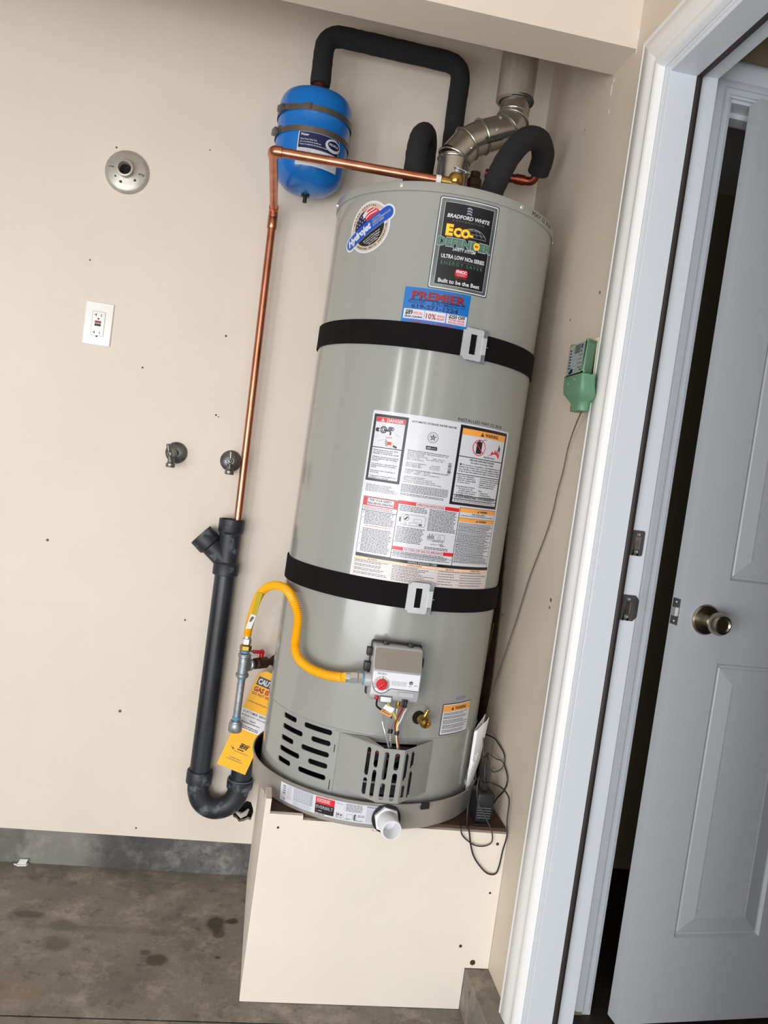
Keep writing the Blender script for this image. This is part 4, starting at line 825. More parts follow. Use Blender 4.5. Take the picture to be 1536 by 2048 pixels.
for k, (a, b, c, d) in enumerate([(-.0850, .409, -.0735, .427), (-.0870, .374, -.0735, .394), (.0385, .395, .0465, .415), (.0385, .330, .0440, .352)]):
    mb = MB(); mb.box(a, -.318, b, c, -.300, d); mb.build('clip', 'black_plastic', gc, bevel=.001)
for x in (-.045, .012):
    mb = MB(); mb.box(x-.006, -.320, .4375, x+.006, -.300, .4455); mb.build('clip', 'black_plastic', gc, bevel=.001)
mb = MB(); mb.lathe([(.016, 0), (.016, .012), (.012, .014)], (-.0725, -.325, .3575), (-1, 0, 0), 20); mb.build('inlet_boss', 'control_grey', gc)
# wires, pilot tube and little tags below the control
mb = MB(); mb.tube(smooth_path([(-.0285, -.330, .318), (-.0282, -.318, .2703), (-.0275, -.318, .2609), (-.0189, -.325, .239), (-.0048, -.323, .205)]), .0019, 8); mb.build('pilot_tube', 'galv', gc)
mb = MB(); mb.tube(smooth_path([(-.002, -.335, .305), (-.0019, -.334, .2864), (-.005, -.325, .267), (-.0069, -.318, .2482), (-.0038, -.316, .2323), (.0005, -.315, .205)]), [.0022]*41, 8)
mb.build('igniter_tube', 'galv', gc); mb = MB(); hex_prof(mb, (-.0016, -.336, .3025), (0, 0, 1), .0062, .0075); mb.lathe([(.0048, -.002), (.0048, .016)], (-.0016, -.336, .306), (0, 0, 1), 14); mb.build('brass_nut', 'brass', gc)
mb = MB(); mb.tube(smooth_path([(-.0522, -.345, .320), (-.0500, -.338, .3044), (-.0393, -.332, .2953), (-.0247, -.330, .2867), (-.0105, -.328, .2768)]), .0022, 8); mb.build('wire_lead', 'wire_black', gc)
for dx, m in ((0, 'wire_green'), (.0028, 'wire_green')):
    mb = MB(); mb.tube(smooth_path([(-.0299+dx, -.352, .320), (-.0250+dx, -.342, .308), (-.0185+dx, -.338, .2994), (-.0052+dx, -.334, .282), (.0023+dx, -.330, .2679), (.005+dx, -.326, .2494), (.0075+dx, -.324, .232), (.0165+dx, -.322, .200)]), .00155, 7); mb.build('wire_lead', m, gc)
for dx, m in ((0, 'wire_red'), (.002, 'wire_red')):
    mb = MB(); mb.tube(smooth_path([(.0060+dx, -.358, .316), (.0050+dx, -.345, .3000), (.0035+dx, -.338, .2899), (.0001+dx*.5, -.333, .2731), (-.0001+dx*.5, -.328, .2569), (.0066+dx, -.325, .2387), (.0188+dx, -.322, .200)]), .0016, 7); mb.build('wire_lead', m, gc)
mb = MB(); mb.tube(smooth_path([(.0105, -.358, .316), (.0165, -.345, .3050), (.0143, -.338, .2947), (.0105, -.333, .2755), (.006, -.329, .2600), (.006, -.326, .2440), (.0125, -.323, .215), (.016, -.322, .2)]), .0016, 7); mb.build('wire_lead', 'wire_white', gc)
for c in ((-.0067, -.318, .2428), (.0068, -.326, .2429)):
    mb = MB(); mb.lathe([(.0055, 0), (.0055, .008)], Vector(c)-Vector((0, 0, .004)), (.1, 0, 1), 14); mb.build('cable_clamp', 'black_plastic', gc)
mb = MB()
for k in range(4): mb.torus((-.0045, -.317, .2345-k*.0042), (.1, 0, 1), .003, .0014, 14, 6)
mb.build('spring_sleeve', 'steel_bright', gc)
mb = MB(); q = [(-.0360, -.340, .3003), (-.0308, -.342, .3102), (-.0097, -.342, .3030), (-.0101, -.340, .2969), (-.015, -.339, .2900)]; mb.prism(q, (0, -.0006, 0)); mb.build('paper_tag', 'paper_white', gc, smooth=0)
mb = MB(); q = [(-.0384, -.3425, .2981), (-.0137, -.3425, .2892), (-.0160, -.3425, .2822), (-.0400, -.3425, .2913)]; mb.prism(q, (0, -.0006, 0)); tg = mb.build('orange_tag', 'ink_orange', gc, smooth=0)
mb = MB(); 
for k in range(6): mb.obox(Vector((-.0355+k*.0032, -.3433, .2940-k*.00116)), ((1, 0, -.36), (0, 1, 0), (.36, 0, 1)), (.0011, .0002, .0012))
mb.build('tag_print', 'ink_black', gc, smooth=0)
# drain valve with its round escutcheon
t = math.radians(13.4); d = Vector((math.sin(t), -math.cos(t), 0)); s_ = Vector((math.cos(t), math.sin(t), 0)); c0 = d*R+Vector((0, 0, .2655))
mb = MB(); mb.lathe([(.0315, .0002), (.0315, .0008), (.030, .0012), (.0165, .0012), (.0160, .0002)], c0, d, 40); mb.build('escutcheon', 'heater_cap', wh)
mb = MB(); mb.lathe([(.0160, .0005), (.0001, .0006)], c0+s_*.001, d, 24, False); mb.build('port', 'dark_void', wh)
mb = MB(); mb.lathe([(.0085, .001), (.0085, .012), (.011, .013), (.011, .026), (.0125, .028), (.0135, .036), (.0115, .043), (.0045, .045), (.0042, .042), (.0001, .042)], c0+s_*.002, d, 24, False)
mb.tube([c0+d*.026+Vector((0, 0, .004)), c0+d*.029+s_*.004+Vector((0, 0, .018)), c0+d*.031+s_*.007+Vector((0, 0, .029))], [.0058, .0052, .0042], 14)
mb.torus(c0+d*.0305+s_*.0062+Vector((0, 0, .0255)), s_*.25+Vector((0, 0, 1)), .0045, .0011, 14, 6); mb.build('drain_valve', 'brass', wh, smooth=35)
# temperature and pressure relief valve on the cap
b0 = RQ.inverted() @ (Vector((-.333, -.45, 1.93))-HB)
mb = MB(); mb.lathe([(.017, -.002), (.017, .012), (.0145, .016), (.0145, .046), (.0175, .050), (.0185, .058), (.0175, .066), (.0135, .072), (.0001, .073)], b0, (0, 0, 1), 24, False)
q0 = b0+Vector((-.034, .002, .050)); mb.tube([b0+Vector((0, 0, .050)), q0], .0125, 16); rv = mb.build('relief_valve', 'brass', wh, smooth=35)
mb = MB(); mb.obox(b0+Vector((.0120, -.004, .0815)), ((1, .05, -.22), (0, 1, 0), (.22, 0, 1)), (.021, .0060, .0010)); mb.lathe([(.0022, 0), (.0022, .004)], b0+Vector((.020, -.010, .074)), (0, 0, 1), 10); mb.box(b0.x-.004, b0.y-.003, b0.z+.070, b0.x+.004, b0.y+.003, b0.z+.083); mb.build('test_lever', 'galv', rv, bevel=.0004)
# brass nipple and check valve at the back right of the cap
n0 = RQ.inverted() @ (Vector((-.236, -.2, 1.93))-HB)
mb = MB(); mb.lathe([(.014, -.002), (.014, .05), (.021, .055), (.022, .10), (.0175, .11), (.0175, .145), (.020, .147), (.020, .165), (.014, .17), (.014, .185)], n0, (0, 0, 1), 8); mb.build('hot_outlet', 'iron_brown', wh, smooth=30)
P = None

# ------------------------------------------------------------------ straps round the heater
def heater_strap(zc, th, label):
    s = empty('seismic_strap', HB, label, 'strap', local=True); s.rotation_mode = 'QUATERNION'; s.rotation_quaternion = RQ
    mb = MB(); r0 = R+.0026; h = .0285
    mb.lathe([(r0, zc-h), (r0+.0016, zc-h+.001), (r0+.0016, zc+h-.001), (r0, zc+h)], (0, 0, 0), (0, 0, 1), 128, False); mb.build('band', 'strap_black', s, smooth=35)
    # lapped second layer ending left of the buckle
    mb = MB(); r1 = R+.0050; a1 = math.radians(th-1); a0 = math.radians(th-23)
    sheet(mb, [R*(a0+(a1-a0)*k/12) for k in range(13)], [], zc-h+.0005, zc+h-.0005, lambda x, z, d: on_cyl(x, z, .0050+d*0), 0); mb.build('lap', 'strap_black', s, smooth=35)
    t = math.radians(th+1.5); e = Vector((math.cos(t), math.sin(t), 0)); n = Vector((math.sin(t), -math.cos(t), 0)); c = n*(R+.009)+Vector((0, 0, zc))
    f = lambda x, z, d: tuple(c+e*x+n*(.003-d)+Vector((0, 0, z)))
    mb = MB(); sheet(mb, [-.024, -.020, .018, .022], [rect_h(-.0095, .0055, -.0225, .0225)], lambda x: -.0355 if -.0201 < x < .0181 else -.033, lambda x: .0355 if -.0201 < x < .0181 else .033, f, 0, lip=.003)
    mb.obox(c+e*.0255+n*.002, (e, n, (0, 0, 1)), (.0055, .0018, .019)); mb.obox(c-e*.0255+n*.000, (e, n, (0, 0, 1)), (.003, .0016, .030))
    mb.build('buckle', 'buckle_metal', s, smooth=30)
    mb = MB(); mb.obox(c-e*.002-n*.0015, (e, n, (0, 0, 1)), (.0075, .0012, .0225)); mb.build('buckle_web', 'strap_black', s, smooth=0)
    mb = MB(); mb.obox(c+e*.012-n*.003, (e, n, (0, 0, 1)), (.022, .0010, .0375)); mb.obox(c+e*.027-n*.0005, (e, n, (0, 0, 1)), (.010, .0028, .0008)); mb.build('buckle_plate', 'galv_dull', s, smooth=0)
    return s
heater_strap(1.1335, 10.2, 'upper black strap with a metal buckle round the water heater, over the blue sticker')
heater_strap(0.546, 2.4, 'lower black strap with a metal buckle round the water heater, below the instruction label')

# ------------------------------------------------------------------ vent pipe
vp = empty('vent_pipe', (-.317, -.302, 1.93), 'silver jointed metal flue pipe bending up from the heater top', 'pipe')
V0 = [(-.3185, -.3055, 1.9295), (-.3165, -.302, 2.100), (-.288, -.300, 2.142), (-.252, -.297, 2.168), (-.187, -.290, 2.200), (-.173, -.283, 2.232), (-.171, -.279, 2.290)]
mb = MB(); mb.tube(V0[:2], .0405, 36, False); mb.build('lower_duct', 'vent_metal', vp, smooth=30)
rv_ = [.0415, .0415, .0415, .0415, .040, .0385]
mb = MB(); mb.tube(V0[1:], rv_, 36, False, miter=True); mb.build('elbow', 'vent_metal', vp, smooth=25)
mb = MB()
for i, r in ((1, .0415), (2, .0425), (3, .0425), (4, .0425), (5, .0405)):
    a, b, c = Vector(V0[i-1]), Vector(V0[i]), Vector(V0[i+1]); ax = (b-a).normalized()+(c-b).normalized(); mb.torus(b, ax, r+.0012, .0028, 40, 8)
mb.torus(Vector(V0[1])+Vector((0, 0, -.006)), (0, 0, 1), .0415, .0025, 40, 8); mb.torus(Vector(V0[5])+Vector((0, 0, .016)), (0.03, .06, 1), .0385, .0022, 40, 8); mb.build('crimp_ring', 'vent_metal', vp)
for c, n_ in (((-.283, -.338, 2.118), (-.3, -1, .3)), ((-.216, -.325, 2.212), (.1, -.7, .7)), ((-.222, -.332, 2.178), (0, -1, .1)), ((-.262, -.322, 2.196), (-.2, -.5, .8)), ((-.3, -.336, 2.095), (0, -1, 0))):
    mb = MB(); hex_prof(mb, c, n_, .0042, .004); mb.build('screw', 'steel_bright', vp)
mb = MB(); mb.tube([(-.247, -.333, 2.146), (-.205, -.3265, 2.165)], [.0085, .0065], 10); mb.build('sealant', 'dark_sealant', vp)
mb = MB(); mb.tube([(-.171, -.279, 2.250), (-.171, -.279, 2.292)], [.0392, .0400], 36, False); mb.torus((-.171, -.279, 2.284), (0, 0, 1), .0425, .0055, 40, 8); mb.build('collar', 'dark_sealant', vp)
mb = MB(); mb.lathe([(.040, 2.278), (.0485, 2.281), (.0490, 2.735), (.0001, 2.74)], (-.1745, -.278, 0), (0, 0, 1), 40, False); mb.build('upper_duct', 'vent_dusty', vp, smooth=35)

# ------------------------------------------------------------------ insulated pipes
def foam_pipe(pts, r, label, ends=()):
    o = empty('insulated_pipe', pts[0], label, 'pipe')
    P = resample(pts, .012); mb = MB(); mb.tube(P, [r*(.97+.05*random.random()) for _ in P], 16); mb.build('foam_sleeve', 'foam', o, smooth=60)
    return o
pa = round_corner([(-.681, -.125, 2.292), (-.684, -.122, 2.432), (-.296, -.112, 2.434), (-.299, -.120, 2.30), (-.300, -.14, 2.2137), (-.309, -.18, 2.11), (-.318, -.20, 1.934)], .05)
fa = foam_pipe(pa, .0275, 'black foam covered pipe looping from the blue tank over behind the flue')
mb = MB(); mb.lathe([(.0185, 0), (.0185, .012), (.0150, .014), (.0150, .022), (.0178, .024), (.0178, .034)], (-.6815, -.125, 2.2625), (0, 0, 1), 20); mb.build('copper_stub', 'copper_red', fa)
foam_pipe(smooth_path([(-.4235, -.365, 1.935), (-.4225, -.36, 2.0005), (-.4226, -.35, 2.0685), (-.4147, -.32, 2.1254), (-.3963, -.27, 2.160), (-.3800, -.22, 2.155), (-.3755, -.19, 2.09), (-.377, -.17, 2.02), (-.382, -.165, 1.935)]), .0265, 'short black foam loop of pipe standing on the heater top left of the flue')
fc = foam_pipe(smooth_path([(-.247, -.40, 1.934), (-.2275, -.40, 2.0013), (-.2110, -.395, 2.0560), (-.1865, -.38, 2.1095), (-.1490, -.358, 2.1590), (-.1060, -.325, 2.1745), (-.0755, -.275, 2.1620), (-.0715, -.238, 2.132)]), .0295, 'thick black foam pipe arching over the right of the heater top')
mb = MB(); mb.tube(round_corner([(-.0725, -.236, 2.131), (-.079, -.222, 2.112), (-.0971, -.215, 2.113), (-.2085, -.202, 2.118)], .014), .0115, 14)
for p, d_ in (((-.100, -.215, 2.1135), (-1, .12, .04)), ((-.140, -.21, 2.1145), (-1, .12, .04))): mb.lathe([(.0135, 0), (.0135, .026)], p, d_, 16)
mb.build('copper_elbow', 'copper_red', fc)

# ------------------------------------------------------------------ expansion tank
TX, TY = -.682, -.1265
tk = empty('expansion_tank', (TX, TY, 2.0), 'blue expansion tank strapped to the wall left of the flue', 'tank')
TR = .0985
mb = MB(); mb.lathe([(.0001, 1.995), (.03, 1.997), (.06, 2.006), (.082, 2.024), (.0935, 2.046), (TR-.001, 2.070), (TR, 2.09), (TR, 2.128), (TR+.0018, 2.132), (TR, 2.136), (TR, 2.181), (TR+.0018, 2.185), (TR, 2.189), (TR, 2.214), (.0975, 2.226), (.0935, 2.239), (.0865, 2.248), (.074, 2.2545), (.045, 2.2595), (.0001, 2.2615)], (TX, TY, 0), (0, 0, 1), 64, False); mb.build('tank_shell', 'tank_blue', tk, smooth=50)
def tank_strap(z, th0, lift):
    mb = MB(); f = lambda x, zz, d: (TX+(TR+.0032)*math.sin(x), TY-(TR+.0032)*math.cos(x), zz+lift*(x-th0)*0)
    sheet(mb, [math.radians(a) for a in range(-180, 181, 6)], [], z-.0075, z+.0075, f, 0)
    # loose tail and screw housing
    a = math.radians(th0); p = Vector((TX+(TR+.004)*math.sin(a), TY-(TR+.004)*math.cos(a), z)); tdir = Vector((math.cos(a), math.sin(a), 0)); n = Vector((math.sin(a), -math.cos(a), 0))
    q = p+n*.006; e2 = Vector((.78, -.62, .0))
    return mb, p, tdir, n
for z, th0, rise in ((2.186, -58, .0), (2.131, -70, .012)):
    mb, p, td, n = tank_strap(z, th0, 0); st = mb.build('tank_strap', 'strap_steel', tk, smooth=35, fix=False)
    mb = MB(); mb.obox(p+n*.005+Vector((0, 0, .001)), (td, n, (0, 0, 1)), (.013, .006, .0085)); mb.build('strap_screw', 'dark_nickel', st, bevel=.002)
    e2 = Vector((.88, -.47, rise*16)).normalized(); mb = MB(); mb.obox(p+n*.0095+e2*.049+Vector((0, 0, .003+rise*.1)), (e2, e2.cross(Vector((0, 0, 1))), Vector((0, 0, 1))), (.043 if rise == 0 else .036, .0006, .0075)); mb.build('strap_tail', 'strap_steel', st, smooth=0)
mb = MB(); mb.box(TX-.02, TY+TR+.0035, 2.10, TX+.02, -.0005, 2.20); mb.build('wall_bracket', 'strap_steel', tk, bevel=.002)
mb = MB(); mb.lathe([(.0115, 2.000), (.0115, 1.9905), (.0055, 1.9900), (.0055, 1.974), (.0001, 1.9735)], (TX, TY, 0), (0, 0, 1), 18, False); mb.build('valve_stem', 'black_plastic', tk)
P = Print(lambda x, z, off: (TX+(TR+.0006+off)*math.sin(x/TR), TY-(TR+.0006+off)*math.cos(x/TR), z), seg=6)
a, b = -38, 79
P.rect(a, 2038, b, 2124, 'label_white', 0); P.rect(a+2.5, 2082, b-1.5, 2123, 'ink_navy', 1)
P.disc(b-20, 2104, 17, 'label_white', 2, rx=24); P.disc(b-18, 2106, 11, 'ink_navy', 3, rx=19); P.text('PROFLO', b-18, 2103.6, 5.5, 'label_white', 4, w=30, align='c', bold=.03)
for i, t in enumerate(('Water Heater Safety Tank', 'Zone de s\u00e9curit\u00e9 de chauffe-eau', 'Tanque de seguridad del calentador de agua')): P.text(t, a+6, 2103-i*6.6, 3.4, 'label_white', 2, w=(44, 55, 74)[i], bold=.02, res=1)
P.text('Water', a+6, 2113.5, 6, 'label_white', 2, w=22, bold=.03); P.greek(a+4, a+40, 2079, 2066, 2.8, 'ink_light', 1, fill=.4); P.text('MC', a+86, 2074, 4.5, 'ink_black', 1, bold=.03); P.greek(a+96, b-3, 2077, 2072, 2.4, 'ink_grey', 1); P.greek(a+4, b-5, 2060, 2041, 3, 'ink_light', 1, fill=.4)
P.build('tank_label', tk)

# ------------------------------------------------------------------ copper relief discharge
cp = empty('discharge_pipe', (-.764, -.05, 1.08), 'long bright copper pipe running from relief valve down the left into the black drain', 'pipe')
q = hw(q0)
p1, p2, p3, p4 = Vector((q.x-.002, q.y, q.z)), Vector((-.768, -.42, 1.984)), Vector((-.764, -.055, 1.962)), Vector((-.7532, -.048, 1.065))
mb = MB(); mb.tube(round_corner([p1, p2, p3, p4], .016), .0111, 18); mb.build('copper_run', 'copper', cp, smooth=60)
def fitting(a, b, c, r=.0134, L=.020):
    mb = MB(); A = b+(a-b).normalized()*L; Cc = b+(c-b).normalized()*L; mb.tube(round_corner([A, b, Cc], .017, 6), r, 18, True)
    for e, d_ in ((A, (a-b).normalized()), (Cc, (c-b).normalized())): mb.torus(e, d_, r-.0006, .0009, 18, 6)
    mb.build('copper_fitting', 'copper', cp, smooth=60)
fitting(p1, p2, p3); fitting(p2, p3, p4)
mb = MB(); mb.lathe([(.0128, 0), (.0136, .001), (.0136, .030), (.0128, .031)], p3+(p4-p3).normalized()*.022, p4-p3, 18); mb.build('copper_fitting', 'copper', cp)
mb = MB(); mb.lathe([(.0125, 0), (.0125, .012)], p1, (-1, 0, 0), 16); mb.build('thread_tape', 'paper_white', cp)

# ------------------------------------------------------------------ black drain standpipe with wye and trap
ab = empty('drain_standpipe', (-.765, -.045, .25), 'dusty black plastic drain pipe with an open side inlet and curved trap', 'pipe')
def lathe_between(mb, a, b, prof, n=28, mi=0, caps=True):
    a, b = Vector(a), Vector(b); mb.lathe(prof, a, b-a, n, caps, mi)
YA = -.0455
mb = MB(); mb.lathe([(.0005, 1.05), (.027, 1.05), (.030, 1.0775), (.0362, 1.0785), (.0365, 1.045), (.0345, 1.040), (.0310, 1.036), (.0310, .955), (.0355, .950), (.0368, .948), (.0368, .918), (.0355, .9165), (.0300, .9165)], (-.769, YA, 0), (0, 0, 1), 32, False)
wa = Vector((-.772, YA, .955)); wd = Vector((-.76, 0, .66)).normalized()
mb.lathe([(.0295, .0), (.0300, .062), (.0355, .066), (.0362, .070), (.0362, .104), (.0350, .106), (.0300, .106), (.0280, .085), (.0005, .083)], wa, wd, 32, False); mb.build('wye_fitting', 'abs_dusty', ab, smooth=35)
mb = MB(); mb.lathe([(.0300, .9165), (.0300, .325)], (-.7685, YA, 0), (0, 0, 1), 32, False); mb.build('long_pipe', 'abs_black', ab, smooth=60)
TC = [(-.768, YA, .325), (-.768, YA, .300), (-.766, YA, .275), (-.757, YA, .252), (-.742, YA, .236), (-.722, YA, .2275), (-.702, YA, .2275), (-.682, YA, .235), (-.665, YA, .249), (-.654, YA, .270), (-.650, YA, .292), (-.649, YA, .322)]
mb = MB(); mb.tube(smooth_path(TC, 4), .0315, 24); mb.build('trap_bend', 'abs_dusty', ab, smooth=60)
mb = MB(); mb.lathe([(.0315, .298), (.0372, .300), (.0378, .304), (.0378, .334), (.0360, .337), (.0300, .337)], (-.768, YA, 0), (0, 0, 1), 32, False); mb.build('hub', 'abs_dusty', ab, smooth=35); mb = MB(); mb.lathe([(.0330, .292), (.0378, .294), (.0384, .300), (.0384, .318), (.0360, .320)], (-.649, YA, 0), (0, 0, 1), 32, False); mb.build('hub', 'abs_dusty', ab, smooth=35)
mb = MB(); mb.torus((-.649, YA, .3195), (0, 0, 1), .0355, .0022, 36, 6); mb.build('glue_ring', 'ink_grey', ab)
mb = MB(); mb.tube(smooth_path([(-.649, YA, .318), (-.648, YA, .36), (-.644, -.040, .385), (-.636, -.02, .396), (-.630, -.0008, .398)], 5), .030, 24); mb.build('trap_arm', 'abs_black', ab, smooth=60)

# ------------------------------------------------------------------ gas supply
gs = empty('gas_supply_pipe', (-.683, -.14, .50), 'galvanised gas pipe tee with capped leg and red handled valve', 'pipe')
GX, GY = -.6832, -.14
mb = MB(); mb.lathe([(.0105, .515), (.0105, .655)], (GX, GY, 0), (0, 0, 1), 20); mb.build('drip_leg', 'galv_dull', gs)
mb = MB(); mb.lathe([(.0165, .4925), (.0190, .4955), (.0190, .517), (.0165, .520), (.0165, .524), (.012, .524)], (GX, GY, 0), (0, 0, 1), 24); mb.build('end_cap', 'galv_dull', gs)
BD = Vector((.080, .118, -.012)).normalized(); bc = Vector((GX, GY, .683))
mb = MB(); mb.lathe([(.0165, .650), (.0180, .652), (.0180, .659), (.0150, .661), (.0150, .705), (.0180, .707), (.0180, .715), (.0165, .717)], (GX, GY, 0), (0, 0, 1), 24); mb.lathe([(.0145, 0), (.0145, .020), (.0180, .022), (.0180, .030)], bc, BD, 24); mb.build('tee', 'galv_dull', gs, smooth=35)
for z in (.6425, .5265, .7180): mb = MB(); mb.lathe([(.0108, 0), (.0120, .001), (.0120, .0090), (.0108, .0100)], (GX, GY, z), (0, 0, 1), 20); mb.build('pipe_dope', 'pipe_dope', gs)
mb = MB(); mb.lathe([(.0112, 0), (.0124, .002), (.0112, .008)], bc+BD*.030, BD, 20); mb.build('pipe_dope', 'pipe_dope', gs)
mb = MB(); mb.lathe([(.0105, 0), (.0105, .030), (.0165, .032), (.0175, .05), (.0175, .080), (.0150, .086), (.0110, .09), (.0110, .139)], bc+BD*.028, BD, 8); mb.build('valve_body', 'iron_brown', gs, smooth=30)
vc = bc+BD*.085
mb = MB(); mb.lathe([(.0065, 0), (.0065, .022)], vc+Vector((0, 0, .010)), (0, 0, 1), 14); mb.lathe([(.0055, 0), (.0055, .012)], vc+Vector((0, 0, .028)), (0, 0, 1), 6); mb.obox(vc+Vector((-.010, -.004, .033)), ((1, .3, 0), (-.3, 1, 0), (0, 0, 1)), (.017, .0075, .0045)); mb.build('valve_handle', 'knob_red', gs, bevel=.002)
mb = MB(); mb.obox(vc+Vector((-.042, -.014, .034)), ((1, .3, 0), (-.3, 1, 0), (0, 0, 1)), (.022, .0035, .0014)); mb.build('handle_bar', 'dark_nickel', gs, smooth=0)
mb = MB(); mb.lathe([(.020, 0), (.020, .003), (.013, .006)], (bc+BD*((-bc.y)/BD.y))+Vector((0, -.0005, 0)), (0, -1, 0), 20); mb.build('wall_flange', 'iron_brown', gs)
mb = MB(); mb.lathe([(.0125, .7245), (.0150, .7265), (.0165, .728), (.0165, .739), (.0150, .7405), (.010, .742)], (GX, GY, 0), (0, 0, 1), 6); mb.build('brass_adapter', 'brass', gs, smooth=20)
hs = empty('gas_hose', (GX, GY, .742), 'yellow corrugated gas hose arching from the gas pipe to the control', 'hose')
he = hw((-.0945, -.325, .3575)); hi_ = hw((-.1085, -.325, .3568))
HP = [(GX, GY, .760), (GX+.0006, GY, .775), (-.6800, -.147, .81), (-.6745, -.165, .8500), (-.6614, -.205, .9028), (-.6356, -.30, .9413), (-.6068, -.42, .9571), (-.5850, -.478, .940), (-.5700, -.496, .905), (-.5690, -.503, .862), (-.5680, -.508, .835), (-.556, -.525, .812), (-.527, -.552, .7985), (-.490, -.580, .7960), (-.462, -.605, .8010)]
e1 = hi_+Vector((-.018, 0, -.0005))
path = resample(smooth_path(HP+[tuple(e1)], 10), .0012)
mb = MB(); mb.tube(path, [(.0113, .0104, .0092, .0104)[i % 4] if 8 < i < len(path)-8 else .0108 for i in range(len(path))], 14); mb.build('corrugated_tube', 'hose_yellow', hs, smooth=60)
def flare(mb, c, ax, n=6): mb.lathe([(.0115, 0), (.0135, .002), (.0135, .016), (.0115, .018)], c, ax, n)
mb = MB(); flare(mb, (GX, GY, .7425), (0, 0, 1)); mb.lathe([(.0112, 0), (.0112, .006)], (GX, GY, .7605), (0, 0, 1), 18); mb.build('flare_nut', 'steel_bright', hs, smooth=20)
ex = (he-e1).normalized()
mb = MB(); mb.lathe([(.0112, 0), (.0112, .010)], e1-ex*.001, ex, 18); flare(mb, e1+ex*.009, ex); mb.build('flare_nut', 'steel_bright', hs, smooth=20)
mb = MB(); mb.lathe([(.0095, 0), (.0125, .001), (.0125, .010), (.0100, .011)], e1+ex*.0275, ex, 6); mb.build('flare_adapter', 'steel_bright', hs, smooth=20)
mb = MB(); mb.lathe([(.0125, 0), (.0140, .001), (.0140, .007)], e1+ex*.0375, ex, 18); mb.build('thread_dope', 'pipe_dope', hs)
mb = MB(); q_ = [(-.6630, -.226, .910), (-.6500, -.243, .9135), (-.6625, -.195, .842), (-.6765, -.176, .842), (-.6820, -.178, .860)]
mb.prism([(-.6705, -.222, .906), (-.6560, -.240, .908), (-.6660, -.198, .838), (-.6800, -.180, .838)], (-.0006, -.0008, 0)); ht = mb.build('warning_flag', 'tape_yellow', hs, smooth=0)
mb = MB(); mb.prism([(-.6800, -.1803, .838), (-.6660, -.1983, .838), (-.6745, -.174, .796), (-.690, -.168, .792)], (-.0006, -.0008, 0)); mb.prism([(-.6772, -.187, .832), (-.6712, -.194, .832), (-.6762, -.182, .816), (-.6822, -.178, .816)], (-.0010, -.0014, 0), 1); mb.build('flag_end', ['paper_white', 'ink_grey'], hs, smooth=0)

# ------------------------------------------------------------------ yellow caution card hanging from the gas valve
ca = math.radians(-17.5); o_ = Vector((-.722, -.094, .378))
def on_card(x, z, off):
    bend = .000*z; xx = x*math.cos(ca)-z*math.sin(ca); zz = x*math.sin(ca)+z*math.cos(ca)
    return (o_.x+xx, o_.y-off+z*.06, o_.z+zz)
cd = empty('caution_card', on_card(.044, 0, 0), 'yellow and white cardboard caution tag hanging behind the gas pipe', 'tag')
mb = MB(); c4 = [(0, 0), (.088, 0), (.088, .280), (.074, .296), (.018, .296), (0, .280)]; mb.prism([on_card(x, z, 0) for x, z in c4], (0, .0006, 0)); mb.build('card', 'tag_yellow', cd, smooth=0)
P = Print(on_card, seg=500, base=.0002)
P.rect(0, 118, 88, 176, 'paper_white', 1); P.rect(6, 251, 82, 276, B, 1); P.text('CAUTION', 44, 256, 15, 'label_white', 2, w=70, align='c', bold=.05); P.text('GAS IS ON', 44, 233, 13, 'ink_dark_red', 1, w=76, align='c', bold=.05); P.text('DO NOT REMOVE', 44, 222, 7, 'ink_dark_red', 1, w=76, align='c', bold=.03); P.text('service required by gas company', 44, 199, 4, B, 1, w=76, align='c', bold=.02)
P.text('CUSTOMER SERVICE', 44, 166, 7, B, 2, w=80, align='c', bold=.02); P.text('24 HOURS A DAY 7 DAYS A WEEK', 44, 157, 4.4, B, 2, w=80, align='c'); P.text('Espa\u00f1ol', 44, 146, 4, B, 2, align='c'); P.greek(12, 76, 141, 138, 4, G_, 2, fill=.7); P.greek(14, 74, 130, 121, 5, G_, 2, fill=.6)
for i, t in enumerate(('SDG', 'SDG')): P.text(t, 52-i*1.5, 72-i*6, 8, B, 1, w=24, align='c', bold=.06)
P.rect(36, 59, 56, 62, B, 1); P.disc(66, 78, 1.6, B, 1); P.text('A', 20, 56, 6, B, 1, bold=.02); P.line(14, 60, 28, 60, .8, B, 1); P.line(16, 65, 26, 54, .8, B, 1); P.greek(28, 74, 54, 50, 4, G_, 1, fill=.4); P.greek(24, 60, 34, 31, 4, G_, 1, fill=.5); P.greek(18, 66, 28, 24, 4, G_, 1, fill=.5)
P.ring(60, 288, 0.1, 3, B, 1); P.build('card_print', cd)
mb = MB(); mb.tube(smooth_path([on_card(.060, .288, .001), on_card(.058, .300, .004)]), .0008, 6); mb.build('hang_wire', 'dark_nickel', cd)

